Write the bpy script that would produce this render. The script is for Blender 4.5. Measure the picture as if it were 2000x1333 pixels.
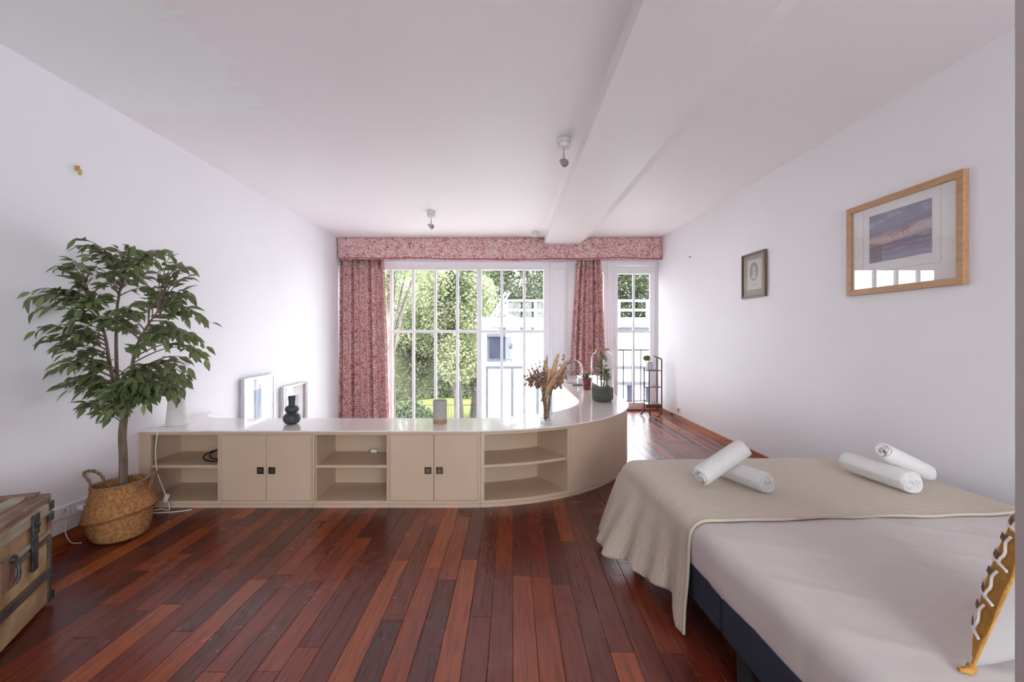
import bpy, bmesh, math, random
from mathutils import Vector, Matrix, noise as mnoise

random.seed(7)
for _o in list(bpy.data.objects):
    bpy.data.objects.remove(_o, do_unlink=True)
scn = bpy.context.scene
COL = scn.collection
PI = math.pi

# ------------------------------------------------------------------ camera, world, sun, exposure
F_PX, VPX, VPY, CAM_Z = 890.0, 980.0, 650.0, 1.14
cam_d = bpy.data.cameras.new('camera')
cam_d.sensor_width = 36.0
cam_d.lens = 36.0 * F_PX / 2000.0
cam_d.shift_x = (1000.0 - VPX) / 2000.0
cam_d.shift_y = (VPY - 666.5) / 2000.0
cam_d.clip_start = 0.02
cam = bpy.data.objects.new('camera', cam_d)
COL.objects.link(cam)
cam.location = (0, 0, CAM_Z)
cam.rotation_euler = (PI / 2, 0, 0)
scn.camera = cam

wld = bpy.data.worlds.new('sky')
scn.world = wld
wld.use_nodes = True
_bg = wld.node_tree.nodes['Background']
_bg.inputs[0].default_value = (0.90, 0.94, 1.0, 1)
_bg.inputs[1].default_value = 4.2

sun_d = bpy.data.lights.new('sun', 'SUN')
sun_d.energy = 4.0
sun_d.angle = math.radians(4)
sun_d.color = (1.0, 0.95, 0.86)
sun = bpy.data.objects.new('sun', sun_d)
COL.objects.link(sun)
sun.rotation_euler = Vector((0.72, 0.26, -0.64)).to_track_quat('-Z', 'Y').to_euler()


def portal(name, loc, rot, sx, sy):
    d = bpy.data.lights.new(name, 'AREA')
    d.shape = 'RECTANGLE'
    d.size = sx
    d.size_y = sy
    d.cycles.is_portal = True
    o = bpy.data.objects.new(name, d)
    COL.objects.link(o)
    o.location = loc
    o.rotation_euler = rot
    return o


portal('portal_window', (-0.02, 6.98, 0.7), (-PI / 2, 0, 0), 4.65, 3.2)
portal('portal_back', (1.12, -3.2, 1.2), (PI / 2, 0, 0), 2.04, 2.2)

vs = scn.view_settings
vs.view_transform = 'Standard'
vs.look = 'None'
vs.gamma = 1.0
vs.use_curve_mapping = False
vs.exposure = 1.97
cy_ = scn.cycles
cy_.max_bounces = 14
cy_.diffuse_bounces = 8
cy_.glossy_bounces = 5
cy_.transmission_bounces = 8
cy_.transparent_max_bounces = 24
cy_.caustics_reflective = False
cy_.caustics_refractive = False
cy_.sample_clamp_indirect = 8.0


def W(px, py, d):
    """world point of a picture position at distance d along +Y"""
    return Vector(((px - VPX) / F_PX * d, d, CAM_Z - (py - VPY) / F_PX * d))


# ------------------------------------------------------------------ mesh helpers
ORIG = {}


class MB:
    def __init__(self):
        self.v, self.f, self.uv = [], [], {}

    def box(self, x0, x1, y0, y1, z0, z1):
        self.hexa([(x0, y0), (x1, y0), (x1, y1), (x0, y1)], z0, z1)
        return self

    def hexa(self, p, z0, z1):
        return self.prism(p, z0, z1)

    def prism(self, p, z0, z1):
        n = len(p)
        b = len(self.v)
        self.v += [(x, y, z0) for x, y in p] + [(x, y, z1) for x, y in p]
        self.f.append(tuple(b + i for i in reversed(range(n))))
        self.f.append(tuple(b + n + i for i in range(n)))
        for i in range(n):
            j = (i + 1) % n
            self.f.append((b + i, b + j, b + n + j, b + n + i))
        return self

    def obox(self, c, ax, ay, az):
        c, ax, ay, az = Vector(c), Vector(ax), Vector(ay), Vector(az)
        b = len(self.v)
        for sz in (-1, 1):
            for sx, sy in ((-1, -1), (1, -1), (1, 1), (-1, 1)):
                self.v.append(tuple(c + ax * sx + ay * sy + az * sz))
        for q in ((3, 2, 1, 0), (4, 5, 6, 7), (0, 1, 5, 4), (1, 2, 6, 5), (2, 3, 7, 6), (3, 0, 4, 7)):
            self.f.append(tuple(b + i for i in q))
        return self

    def tube(self, pts, r, n=8, caps=True, squash=None):
        pts = [Vector(p) for p in pts]
        m = len(pts)
        rs = list(r) if isinstance(r, (list, tuple)) else [r] * m
        b = len(self.v)
        prev = None
        for i, p in enumerate(pts):
            t = (pts[min(i + 1, m - 1)] - pts[max(i - 1, 0)])
            if t.length < 1e-9:
                t = Vector((0, 0, 1))
            t.normalize()
            if prev is None:
                a = t.orthogonal().normalized()
            else:
                a = (prev - t * prev.dot(t))
                a = a.normalized() if a.length > 1e-6 else t.orthogonal().normalized()
            prev = a
            c = t.cross(a)
            for k in range(n):
                an = 2 * PI * k / n
                q = p + (a * math.cos(an) + c * math.sin(an) * (squash or 1)) * rs[i]
                self.v.append(tuple(q))
        for i in range(m - 1):
            for k in range(n):
                k2 = (k + 1) % n
                self.f.append((b + i * n + k, b + i * n + k2, b + (i + 1) * n + k2, b + (i + 1) * n + k))
        if caps:
            self.f.append(tuple(b + k for k in reversed(range(n))))
            self.f.append(tuple(b + (m - 1) * n + k for k in range(n)))
        return self

    def lathe(self, prof, c, n=32, axis=None, fn=None):
        c = Vector(c)
        q = Vector((0, 0, 1)).rotation_difference(Vector(axis).normalized()).to_matrix() if axis is not None else None
        b = len(self.v)
        for i, (r, z) in enumerate(prof):
            for k in range(n):
                an = 2 * PI * k / n
                p = Vector((r * math.cos(an), r * math.sin(an), z))
                if fn:
                    p = fn(p, i, k)
                if q is not None:
                    p = q @ p
                self.v.append(tuple(c + p))
        m = len(prof)
        for i in range(m - 1):
            for k in range(n):
                k2 = (k + 1) % n
                self.f.append((b + i * n + k, b + i * n + k2, b + (i + 1) * n + k2, b + (i + 1) * n + k))
        if prof[0][0] > 1e-5:
            self.f.append(tuple(b + k for k in reversed(range(n))))
        if prof[-1][0] > 1e-5:
            self.f.append(tuple(b + (m - 1) * n + k for k in range(n)))
        return self

    def grid(self, fn, nu, nv, uv=None):
        b = len(self.v)
        for j in range(nv + 1):
            for i in range(nu + 1):
                self.v.append(tuple(fn(i / nu, j / nv)))
                if uv:
                    self.uv[len(self.v) - 1] = uv(i / nu, j / nv)
        for j in range(nv):
            for i in range(nu):
                a = b + j * (nu + 1) + i
                self.f.append((a, a + 1, a + nu + 2, a + nu + 1))
        return self

    def quad(self, a, b_, c, d):
        b = len(self.v)
        self.v += [tuple(a), tuple(b_), tuple(c), tuple(d)]
        self.f.append((b, b + 1, b + 2, b + 3))
        return self

    def poly(self, pts):
        b = len(self.v)
        self.v += [tuple(p) for p in pts]
        self.f.append(tuple(range(b, b + len(pts))))
        return self

    def mesh(self, name, off, m, smooth=None, colors=None):
        me = bpy.data.meshes.new(name)
        ox, oy, oz = off
        me.from_pydata([(x - ox, y - oy, z - oz) for x, y, z in self.v], [], self.f)
        if self.uv:
            l = me.uv_layers.new(name='UVMap')
            for lp in me.loops:
                l.data[lp.index].uv = self.uv.get(lp.vertex_index, (0, 0))
        if colors:
            ca = me.color_attributes.new('Col', 'FLOAT_COLOR', 'POINT')
            for i, c in enumerate(colors):
                ca.data[i].color = (c[0], c[1], c[2], 1)
        if smooth is not None:
            me.polygons.foreach_set('use_smooth', [True] * len(me.polygons))
            me.set_sharp_from_angle(angle=math.radians(smooth))
        if m:
            me.materials.append(m)
        me.update()
        return me

    def build(self, name, m, parent=None, smooth=None, bevel=None, kind=None, label=None, cat=None, group=None, colors=None, solid=None):
        if parent is None:
            xs = [p[0] for p in self.v]; ys = [p[1] for p in self.v]; zs = [p[2] for p in self.v]
            off = ((min(xs) + max(xs)) / 2, (min(ys) + max(ys)) / 2, min(zs))
        else:
            off = ORIG[parent.name]
        o = bpy.data.objects.new(name, self.mesh(name, off, m, smooth, colors))
        COL.objects.link(o)
        if parent is None:
            o.location = off
        else:
            o.parent = parent
        ORIG[o.name] = off
        if solid:
            sm = o.modifiers.new('thickness', 'SOLIDIFY')
            sm.thickness = solid
            sm.offset = 0
        if bevel:
            bm_ = o.modifiers.new('edge', 'BEVEL')
            bm_.width = bevel
            bm_.segments = 2
            bm_.limit_method = 'ANGLE'
            bm_.angle_limit = math.radians(40)
        tag(o, label, cat, group, kind)
        return o


def tag(o, label=None, cat=None, group=None, kind=None):
    if label: o['label'] = label
    if cat: o['category'] = cat
    if group: o['group'] = group
    if kind: o['kind'] = kind
    return o


def thing(name, loc, label, cat, group=None, kind=None):
    o = bpy.data.objects.new(name, None)
    COL.objects.link(o)
    o.location = loc
    o.empty_display_size = 0.05
    ORIG[o.name] = tuple(loc)
    return tag(o, label, cat, group, kind)


def bez(p0, p1, p2, p3, n=12):
    p0, p1, p2, p3 = map(Vector, (p0, p1, p2, p3))
    out = []
    for i in range(n + 1):
        t = i / n
        out.append(p0 * (1 - t) ** 3 + p1 * 3 * t * (1 - t) ** 2 + p2 * 3 * t * t * (1 - t) + p3 * t ** 3)
    return out


def spline(pts, n=6):
    pts = [Vector(p) for p in pts]
    out = []
    for i in range(len(pts) - 1):
        a = pts[max(i - 1, 0)]; b = pts[i]; c = pts[i + 1]; d = pts[min(i + 2, len(pts) - 1)]
        for k in range(n):
            t = k / n
            out.append(0.5 * ((2 * b) + (c - a) * t + (2 * a - 5 * b + 4 * c - d) * t * t + (3 * b - a - 3 * c + d) * t ** 3))
    out.append(pts[-1])
    return out


# ------------------------------------------------------------------ materials
def base_mat(name):
    m = bpy.data.materials.new(name)
    m.use_nodes = True
    nt = m.node_tree
    b = nt.nodes['Principled BSDF']
    return m, nt, b


def N(nt, typ, **kw):
    n = nt.nodes.new(typ)
    for k, v in kw.items():
        setattr(n, k, v)
    return n


def ramp(nt, stops, interp='LINEAR'):
    r = N(nt, 'ShaderNodeValToRGB')
    r.color_ramp.interpolation = interp
    el = r.color_ramp.elements
    while len(el) < len(stops):
        el.new(0.5)
    for e, (p, c) in zip(el, stops):
        e.position = p
        e.color = (c[0], c[1], c[2], 1) if not isinstance(c, (int, float)) else (c, c, c, 1)
    return r


def noise_tex(nt, scale, detail=3, coord='Object', stretch=None, dist=0.0):
    tc = N(nt, 'ShaderNodeTexCoord')
    mp = N(nt, 'ShaderNodeMapping')
    nt.links.new(tc.outputs[coord], mp.inputs[0])
    if stretch:
        mp.inputs['Scale'].default_value = stretch
    t = N(nt, 'ShaderNodeTexNoise')
    t.inputs['Scale'].default_value = scale
    t.inputs['Detail'].default_value = detail
    t.inputs['Distortion'].default_value = dist
    nt.links.new(mp.outputs[0], t.inputs[0])
    return t


def mk(name, c, rough=0.6, metal=0.0, c2=None, scale=8, stretch=None, bump=None, bscale=None, spec=0.5, coat=0.0, sheen=0.0, bstretch=None, detail=3):
    m, nt, b = base_mat(name)
    b.inputs['Base Color'].default_value = (*c, 1)
    b.inputs['Roughness'].default_value = rough
    b.inputs['Metallic'].default_value = metal
    b.inputs['Specular IOR Level'].default_value = spec
    b.inputs['Coat Weight'].default_value = coat
    b.inputs['Sheen Weight'].default_value = sheen
    if c2:
        t = noise_tex(nt, scale, detail, stretch=stretch)
        r = ramp(nt, [(0.35, c), (0.68, c2)])
        nt.links.new(t.outputs[0], r.inputs[0])
        nt.links.new(r.outputs[0], b.inputs['Base Color'])
    if bump:
        t2 = noise_tex(nt, bscale or scale, 4, stretch=bstretch)
        bp = N(nt, 'ShaderNodeBump')
        bp.inputs['Strength'].default_value = bump
        bp.inputs['Distance'].default_value = 0.01
        nt.links.new(t2.outputs[0], bp.inputs['Height'])
        nt.links.new(bp.outputs[0], b.inputs['Normal'])
    return m


def mk_glass(name, tint=(1, 1, 1), ior=1.45, gloss=1.0, rough=0.0):
    m, nt, b = base_mat(name)
    nt.nodes.remove(b)
    out = nt.nodes['Material Output']
    tr = N(nt, 'ShaderNodeBsdfTransparent')
    tr.inputs[0].default_value = (*tint, 1)
    gl = N(nt, 'ShaderNodeBsdfGlossy')
    gl.inputs['Roughness'].default_value = rough
    lw = N(nt, 'ShaderNodeLayerWeight')
    lw.inputs[0].default_value = 0.5
    fr = N(nt, 'ShaderNodeMath', operation='POWER')      # Schlick, the same from both sides of the pane
    nt.links.new(lw.outputs['Facing'], fr.inputs[0])
    fr.inputs[1].default_value = 5.0
    f0 = ((ior - 1) / (ior + 1)) ** 2
    mu = N(nt, 'ShaderNodeMath', operation='MULTIPLY_ADD')
    mu.inputs[1].default_value = (1 - f0) * gloss
    mu.inputs[2].default_value = f0 * gloss
    mx = N(nt, 'ShaderNodeMixShader')
    nt.links.new(fr.outputs[0], mu.inputs[0])
    nt.links.new(mu.outputs[0], mx.inputs[0])
    nt.links.new(tr.outputs[0], mx.inputs[1])
    nt.links.new(gl.outputs[0], mx.inputs[2])
    nt.links.new(mx.outputs[0], out.inputs[0])
    return m


def mk_leaf(name, c, c2, trans=0.35, rough=0.45, scale=2.0):
    """leaf: random tint per object plus noise, partly translucent"""
    m, nt, b = base_mat(name)
    out = nt.nodes['Material Output']
    oi = N(nt, 'ShaderNodeObjectInfo')
    t = noise_tex(nt, scale, 2)
    ad = N(nt, 'ShaderNodeMath', operation='ADD')
    nt.links.new(oi.outputs['Random'], ad.inputs[0])
    nt.links.new(t.outputs[0], ad.inputs[1])
    fr = N(nt, 'ShaderNodeMath', operation='FRACT')
    nt.links.new(ad.outputs[0], fr.inputs[0])
    r = ramp(nt, [(0.1, c), (0.9, c2)])
    nt.links.new(fr.outputs[0], r.inputs[0])
    nt.links.new(r.outputs[0], b.inputs['Base Color'])
    b.inputs['Roughness'].default_value = rough
    tl = N(nt, 'ShaderNodeBsdfTranslucent')
    nt.links.new(r.outputs[0], tl.inputs[0])
    mx = N(nt, 'ShaderNodeMixShader')
    mx.inputs[0].default_value = trans
    nt.links.new(b.outputs[0], mx.inputs[1])
    nt.links.new(tl.outputs[0], mx.inputs[2])
    nt.links.new(mx.outputs[0], out.inputs[0])
    return m


def mk_plank():
    m, nt, b = base_mat('red hardwood')
    oi = N(nt, 'ShaderNodeObjectInfo')
    tc = N(nt, 'ShaderNodeTexCoord')
    mp = N(nt, 'ShaderNodeMapping')
    mp.inputs['Scale'].default_value = (30, 1.6, 30)
    nt.links.new(tc.outputs['Object'], mp.inputs[0])
    cx = N(nt, 'ShaderNodeCombineXYZ')
    mu = N(nt, 'ShaderNodeMath', operation='MULTIPLY')
    mu.inputs[1].default_value = 57.0
    nt.links.new(oi.outputs['Random'], mu.inputs[0])
    nt.links.new(mu.outputs[0], cx.inputs[2])
    nt.links.new(mu.outputs[0], cx.inputs[1])
    va = N(nt, 'ShaderNodeVectorMath', operation='ADD')
    nt.links.new(mp.outputs[0], va.inputs[0])
    nt.links.new(cx.outputs[0], va.inputs[1])
    g = N(nt, 'ShaderNodeTexNoise')
    g.inputs['Scale'].default_value = 3.2
    g.inputs['Detail'].default_value = 5
    g.inputs['Distortion'].default_value = 0.25
    nt.links.new(va.outputs[0], g.inputs[0])
    tint = ramp(nt, [(0.0, (0.068, 0.012, 0.009)), (0.25, (0.115, 0.018, 0.010)), (0.5, (0.155, 0.024, 0.010)),
                     (0.75, (0.205, 0.036, 0.012)), (0.92, (0.290, 0.062, 0.017)), (1.0, (0.330, 0.080, 0.022))])
    nt.links.new(oi.outputs['Random'], tint.inputs[0])
    gr = ramp(nt, [(0.30, 0.62), (0.5, 1.0), (0.72, 1.25)])
    nt.links.new(g.outputs[0], gr.inputs[0])
    mx = N(nt, 'ShaderNodeMixRGB', blend_type='MULTIPLY')
    mx.inputs[0].default_value = 1.0
    nt.links.new(tint.outputs[0], mx.inputs[1])
    nt.links.new(gr.outputs[0], mx.inputs[2])
    nt.links.new(mx.outputs[0], b.inputs['Base Color'])
    # scuffed varnish: roughness changes in cloudy wear marks
    geo = N(nt, 'ShaderNodeNewGeometry')
    w = N(nt, 'ShaderNodeTexNoise')
    w.inputs['Scale'].default_value = 3.0
    w.inputs['Detail'].default_value = 6
    w.inputs['Distortion'].default_value = 0.2
    nt.links.new(geo.outputs['Position'], w.inputs[0])
    rr = ramp(nt, [(0.2, 0.255), (0.8, 0.285)])
    nt.links.new(w.outputs[0], rr.inputs[0])
    nt.links.new(rr.outputs[0], b.inputs['Roughness'])
    b.inputs['Specular IOR Level'].default_value = 0.55
    bp = N(nt, 'ShaderNodeBump')
    bp.inputs['Strength'].default_value = 0.03
    bp.inputs['Distance'].default_value = 0.002
    nt.links.new(g.outputs[0], bp.inputs['Height'])
    nt.links.new(bp.outputs[0], b.inputs['Normal'])
    return m


def mk_coral(name, coord='UV', trans=0.25, scale=30.0):
    """pale cloth printed with a dense red coral and vine pattern"""
    m, nt, b = base_mat(name)
    out = nt.nodes['Material Output']
    tc = N(nt, 'ShaderNodeTexCoord')
    def vine(sc, width, dist):
        n_ = N(nt, 'ShaderNodeTexNoise')
        n_.inputs['Scale'].default_value = sc
        n_.inputs['Detail'].default_value = 1.5
        n_.inputs['Distortion'].default_value = dist
        nt.links.new(tc.outputs[coord], n_.inputs[0])
        sb = N(nt, 'ShaderNodeMath', operation='SUBTRACT')
        nt.links.new(n_.outputs[0], sb.inputs[0])
        sb.inputs[1].default_value = 0.5
        ab = N(nt, 'ShaderNodeMath', operation='ABSOLUTE')
        nt.links.new(sb.outputs[0], ab.inputs[0])
        r_ = ramp(nt, [(width * 0.6, 1.0), (width, 0.0)])
        nt.links.new(ab.outputs[0], r_.inputs[0])
        return r_
    r1 = vine(scale * 0.95, 0.050, 0.6)
    r2 = vine(scale * 1.8, 0.055, 0.2)
    n3 = N(nt, 'ShaderNodeTexNoise')
    n3.inputs['Scale'].default_value = scale * 0.35
    nt.links.new(tc.outputs[coord], n3.inputs[0])
    r3 = ramp(nt, [(0.38, 0.75), (0.62, 1.0)])
    nt.links.new(n3.outputs[0], r3.inputs[0])
    mxx = N(nt, 'ShaderNodeMath', operation='MAXIMUM')
    nt.links.new(r1.outputs[0], mxx.inputs[0])
    nt.links.new(r2.outputs[0], mxx.inputs[1])
    ml = N(nt, 'ShaderNodeMath', operation='MULTIPLY')
    nt.links.new(mxx.outputs[0], ml.inputs[0])
    nt.links.new(r3.outputs[0], ml.inputs[1])
    cm = N(nt, 'ShaderNodeMixRGB')
    cm.inputs[1].default_value = (0.86, 0.74, 0.71, 1)
    cm.inputs[2].default_value = (0.40, 0.085, 0.095, 1)
    nt.links.new(ml.outputs[0], cm.inputs[0])
    nt.links.new(cm.outputs[0], b.inputs['Base Color'])
    b.inputs['Roughness'].default_value = 0.85
    b.inputs['Specular IOR Level'].default_value = 0.2
    tl = N(nt, 'ShaderNodeBsdfTranslucent')
    nt.links.new(cm.outputs[0], tl.inputs[0])
    ms = N(nt, 'ShaderNodeMixShader')
    ms.inputs[0].default_value = trans
    nt.links.new(b.outputs[0], ms.inputs[1])
    nt.links.new(tl.outputs[0], ms.inputs[2])
    nt.links.new(ms.outputs[0], out.inputs[0])
    return m


def mk_print(name, rough=0.5):
    m, nt, b = base_mat(name)
    a = N(nt, 'ShaderNodeVertexColor')
    a.layer_name = 'Col'
    nt.links.new(a.outputs[0], b.inputs['Base Color'])
    b.inputs['Roughness'].default_value = rough
    return m


def mk_wave(name, c, c2, scale, direction, rough=0.8, bump=0.4, dist=0.6, coord='UV', sheen=0.2, fine=0.0):
    m, nt, b = base_mat(name)
    tc = N(nt, 'ShaderNodeTexCoord')
    w = N(nt, 'ShaderNodeTexWave', bands_direction=direction)
    w.inputs['Scale'].default_value = scale
    w.inputs['Distortion'].default_value = dist
    w.inputs['Detail'].default_value = 2
    w.inputs['Detail Scale'].default_value = 1.5
    nt.links.new(tc.outputs[coord], w.inputs[0])
    r = ramp(nt, [(0.0, c), (1.0, c2)])
    nt.links.new(w.outputs['Fac'], r.inputs[0])
    nt.links.new(r.outputs[0], b.inputs['Base Color'])
    bp = N(nt, 'ShaderNodeBump')
    bp.inputs['Strength'].default_value = bump
    bp.inputs['Distance'].default_value = 0.004
    nt.links.new(w.outputs['Fac'], bp.inputs['Height'])
    nt.links.new(bp.outputs[0], b.inputs['Normal'])
    b.inputs['Roughness'].default_value = rough
    b.inputs['Specular IOR Level'].default_value = 0.2
    b.inputs['Sheen Weight'].default_value = sheen
    return m


def mk_ceiling():
    """painted plaster; one corner repainted in a slightly cooler white with brushy edges"""
    m, nt, b = base_mat('ceiling paint')
    geo = N(nt, 'ShaderNodeNewGeometry')
    n = N(nt, 'ShaderNodeTexNoise')
    n.inputs['Scale'].default_value = 3.0
    n.inputs['Detail'].default_value = 6
    mp = N(nt, 'ShaderNodeMapping')
    mp.inputs['Scale'].default_value = (1.0, 4.0, 1.0)
    nt.links.new(geo.outputs['Position'], mp.inputs[0])
    nt.links.new(mp.outputs[0], n.inputs[0])
    sp = N(nt, 'ShaderNodeSeparateXYZ')
    nt.links.new(geo.outputs['Position'], sp.inputs[0])

    def edge(sock, lim, amp):
        a = N(nt, 'ShaderNodeMath', operation='MULTIPLY_ADD')
        nt.links.new(n.outputs[0], a.inputs[0])
        a.inputs[1].default_value = amp
        nt.links.new(sock, a.inputs[2])
        r = N(nt, 'ShaderNodeMapRange')
        r.inputs['From Min'].default_value = lim
        r.inputs['From Max'].default_value = lim + 0.05
        r.inputs['To Min'].default_value = 1
        r.inputs['To Max'].default_value = 0
        nt.links.new(a.outputs[0], r.inputs[0])
        return r.outputs[0]
    ex = edge(sp.outputs['X'], -1.10, 0.75)
    ey = edge(sp.outputs['Y'], 2.95, 0.30)
    mu = N(nt, 'ShaderNodeMath', operation='MULTIPLY')
    nt.links.new(ex, mu.inputs[0])
    nt.links.new(ey, mu.inputs[1])
    cm = N(nt, 'ShaderNodeMixRGB')
    cm.inputs[1].default_value = (0.865, 0.815, 0.83, 1)
    cm.inputs[2].default_value = (0.865, 0.862, 0.868, 1)
    nt.links.new(mu.outputs[0], cm.inputs[0])
    nt.links.new(cm.outputs[0], b.inputs['Base Color'])
    b.inputs['Roughness'].default_value = 0.55
    b.inputs['Specular IOR Level'].default_value = 0.3
    return m


M = {}
M['wall'] = mk('wall paint', (0.80, 0.780, 0.81), 0.6, c2=(0.815, 0.795, 0.825), scale=1.5, bump=0.02, bscale=60, spec=0.3)
M['ceiling'] = mk_ceiling()
M['beam'] = mk('beam paint', (0.865, 0.82, 0.83), 0.5, spec=0.3, c2=(0.875, 0.83, 0.84), scale=2)
M['white_trim'] = mk('white gloss trim', (0.80, 0.77, 0.80), 0.35, c2=(0.82, 0.80, 0.82), scale=5)
M['pane'] = mk_glass('double glazing', (0.875, 0.885, 0.88), 1.45)
M['pane_back'] = mk_glass('clear window glass', (0.985, 0.99, 0.985), 1.45)
M['plank'] = mk_plank()
M['subfloor'] = mk('dark subfloor', (0.012, 0.006, 0.005), 0.9, c2=(0.02, 0.01, 0.008), scale=10)
M['baseboard'] = mk('varnished baseboard', (0.32, 0.085, 0.026), 0.30, c2=(0.43, 0.145, 0.050), scale=4, stretch=(1, 0.2, 8), coat=0.3)
M['cream'] = mk('cream lacquer', (0.575, 0.432, 0.308), 0.38, c2=(0.605, 0.46, 0.332), scale=3, bump=0.01, bscale=40)
M['creamtop'] = mk('gloss white worktop', (0.78, 0.74, 0.70), 0.12, c2=(0.80, 0.76, 0.72), scale=3, coat=0.3)
M['brass_dark'] = mk('dark bronze', (0.10, 0.075, 0.055), 0.38, 0.9, c2=(0.16, 0.12, 0.09), scale=60)
M['bronze'] = mk('worn bronze', (0.20, 0.165, 0.13), 0.4, 0.9, c2=(0.26, 0.21, 0.17), scale=60)
M['coral'] = mk_coral('coral print cotton', 'UV', 0.20, 34.0)
M['coral_val'] = mk_coral('coral print pelmet', 'UV', 0.08, 34.0)
M['piping'] = mk('crimson piping', (0.33, 0.05, 0.07), 0.8, c2=(0.42, 0.07, 0.09), scale=50)
M['steel'] = mk('brushed nickel', (0.42, 0.41, 0.39), 0.32, 0.85, c2=(0.50, 0.49, 0.47), scale=30)
M['lampwhite'] = mk('white lamp enamel', (0.60, 0.59, 0.57), 0.35, c2=(0.66, 0.65, 0.63), scale=20)
M['lens'] = mk('grey lamp lens', (0.22, 0.20, 0.21), 0.3, c2=(0.34, 0.31, 0.32), scale=300)
M['oak'] = mk('oak', (0.42, 0.225, 0.105), 0.5, c2=(0.50, 0.285, 0.145), scale=6, stretch=(8, 1, 8))
M['mount'] = mk('white mount board', (0.86, 0.84, 0.84), 0.85, c2=(0.88, 0.86, 0.86), scale=30)
M['mountline'] = mk('pale mount bevel', (0.62, 0.60, 0.61), 0.8, c2=(0.66, 0.64, 0.65), scale=30)
M['picglass'] = mk_glass('picture glass', (1, 1, 1), 1.5, 1.0)
M['walnut'] = mk('dark walnut', (0.085, 0.050, 0.028), 0.4, c2=(0.14, 0.085, 0.05), scale=20, stretch=(1, 1, 0.2))
M['greymount'] = mk('taupe mount', (0.36, 0.33, 0.29), 0.8, c2=(0.40, 0.37, 0.33), scale=40)
M['silver'] = mk('silver frame', (0.62, 0.60, 0.60), 0.25, 0.9, c2=(0.70, 0.68, 0.68), scale=20)
M['print'] = mk_print('printed paper')
M['navy'] = mk('navy upholstery', (0.028, 0.032, 0.050), 0.9, c2=(0.045, 0.050, 0.072), scale=260, bump=0.3, bscale=400, spec=0.2)
M['black'] = mk('black plastic', (0.012, 0.012, 0.013), 0.45, c2=(0.02, 0.02, 0.02), scale=20)
M['sheet'] = mk('white cotton sheet', (0.63, 0.585, 0.56), 0.9, c2=(0.65, 0.605, 0.58), scale=4, spec=0.15, bump=0.22, bscale=6, bstretch=(1, 2.5, 1))
M['throw'] = mk_wave('ribbed beige throw', (0.55, 0.47, 0.375), (0.64, 0.56, 0.46), 28.0, 'Y', bump=0.55, dist=2.5)
M['towel'] = mk('white terry towel', (0.76, 0.745, 0.73), 0.95, c2=(0.81, 0.80, 0.785), scale=120, bump=0.5, bscale=260, spec=0.1, sheen=0.3)
M['cushionback'] = mk('white cushion cotton', (0.40, 0.38, 0.37), 0.9, c2=(0.44, 0.42, 0.41), scale=8, bump=0.15, bscale=14, spec=0.15)
M['ochre'] = mk('ochre embroidery', (0.42, 0.20, 0.045), 0.9, c2=(0.50, 0.26, 0.07), scale=40, bump=0.4, bscale=160, spec=0.15)
M['cord_white'] = mk('white cord stitching', (0.78, 0.74, 0.69), 0.9, c2=(0.83, 0.79, 0.74), scale=60)
M['brownpatch'] = mk('brown embroidery', (0.13, 0.065, 0.050), 0.9, c2=(0.18, 0.10, 0.08), scale=80, bump=0.3, bscale=200)
M['basket'] = mk('woven seagrass', (0.26, 0.115, 0.040), 0.85, c2=(0.46, 0.235, 0.095), scale=70, bump=0.5, bscale=130, spec=0.2)
M['basketdark'] = mk('seagrass rope', (0.17, 0.085, 0.04), 0.85, c2=(0.36, 0.21, 0.11), scale=90, bump=0.4, bscale=120)
M['soil'] = mk('dark filling', (0.030, 0.020, 0.014), 0.95, c2=(0.06, 0.04, 0.03), scale=60, bump=0.8, bscale=60)
M['bark'] = mk('grey brown bark', (0.115, 0.075, 0.050), 0.85, c2=(0.20, 0.145, 0.105), scale=14, stretch=(6, 6, 0.8), bump=0.6, bscale=18, bstretch=(6, 6, 0.8))
M['leaf'] = mk_leaf('ficus leaf', (0.070, 0.105, 0.040), (0.215, 0.255, 0.110), 0.28, 0.32, 6)
M['socket'] = mk('white socket plastic', (0.72, 0.71, 0.70), 0.35, c2=(0.74, 0.73, 0.72), scale=12)
M['socketdark'] = mk('socket pins grey', (0.25, 0.24, 0.24), 0.4, c2=(0.30, 0.29, 0.29), scale=40)
M['cable'] = mk('white cable', (0.74, 0.72, 0.68), 0.5, c2=(0.78, 0.76, 0.72), scale=40)
M['brass'] = mk('polished brass', (0.62, 0.40, 0.13), 0.28, 1.0, c2=(0.70, 0.48, 0.18), scale=60)
M['ceramic_dark'] = mk('matt slate ceramic', (0.035, 0.036, 0.044), 0.5, c2=(0.055, 0.055, 0.065), scale=30)
M['ceramic_white'] = mk('white ribbed ceramic', (0.66, 0.64, 0.62), 0.5, c2=(0.70, 0.68, 0.66), scale=20)
M['concrete'] = mk('pale grey stoneware', (0.36, 0.34, 0.33), 0.75, c2=(0.42, 0.40, 0.39), scale=60)
M['tan'] = mk('tan glazed band', (0.34, 0.20, 0.10), 0.5, c2=(0.40, 0.25, 0.13), scale=40)
M['vglass'] = mk_glass('clear vase glass', (0.96, 0.97, 0.97), 1.5)
M['thickglass'] = mk_glass('thick glass base', (0.90, 0.92, 0.92), 1.6)
M['pampas'] = mk('pampas plume', (0.56, 0.35, 0.19), 0.95, c2=(0.72, 0.51, 0.32), scale=60, spec=0.1)
M['dried'] = mk_leaf('dried brown leaf', (0.30, 0.16, 0.115), (0.52, 0.34, 0.25), 0.30, 0.7, 20)
M['driedpink'] = mk_leaf('dried mauve flower', (0.40, 0.24, 0.215), (0.62, 0.43, 0.37), 0.30, 0.7, 20)
M['stem'] = mk('dried stems', (0.24, 0.13, 0.07), 0.8, c2=(0.36, 0.22, 0.12), scale=40)
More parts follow.
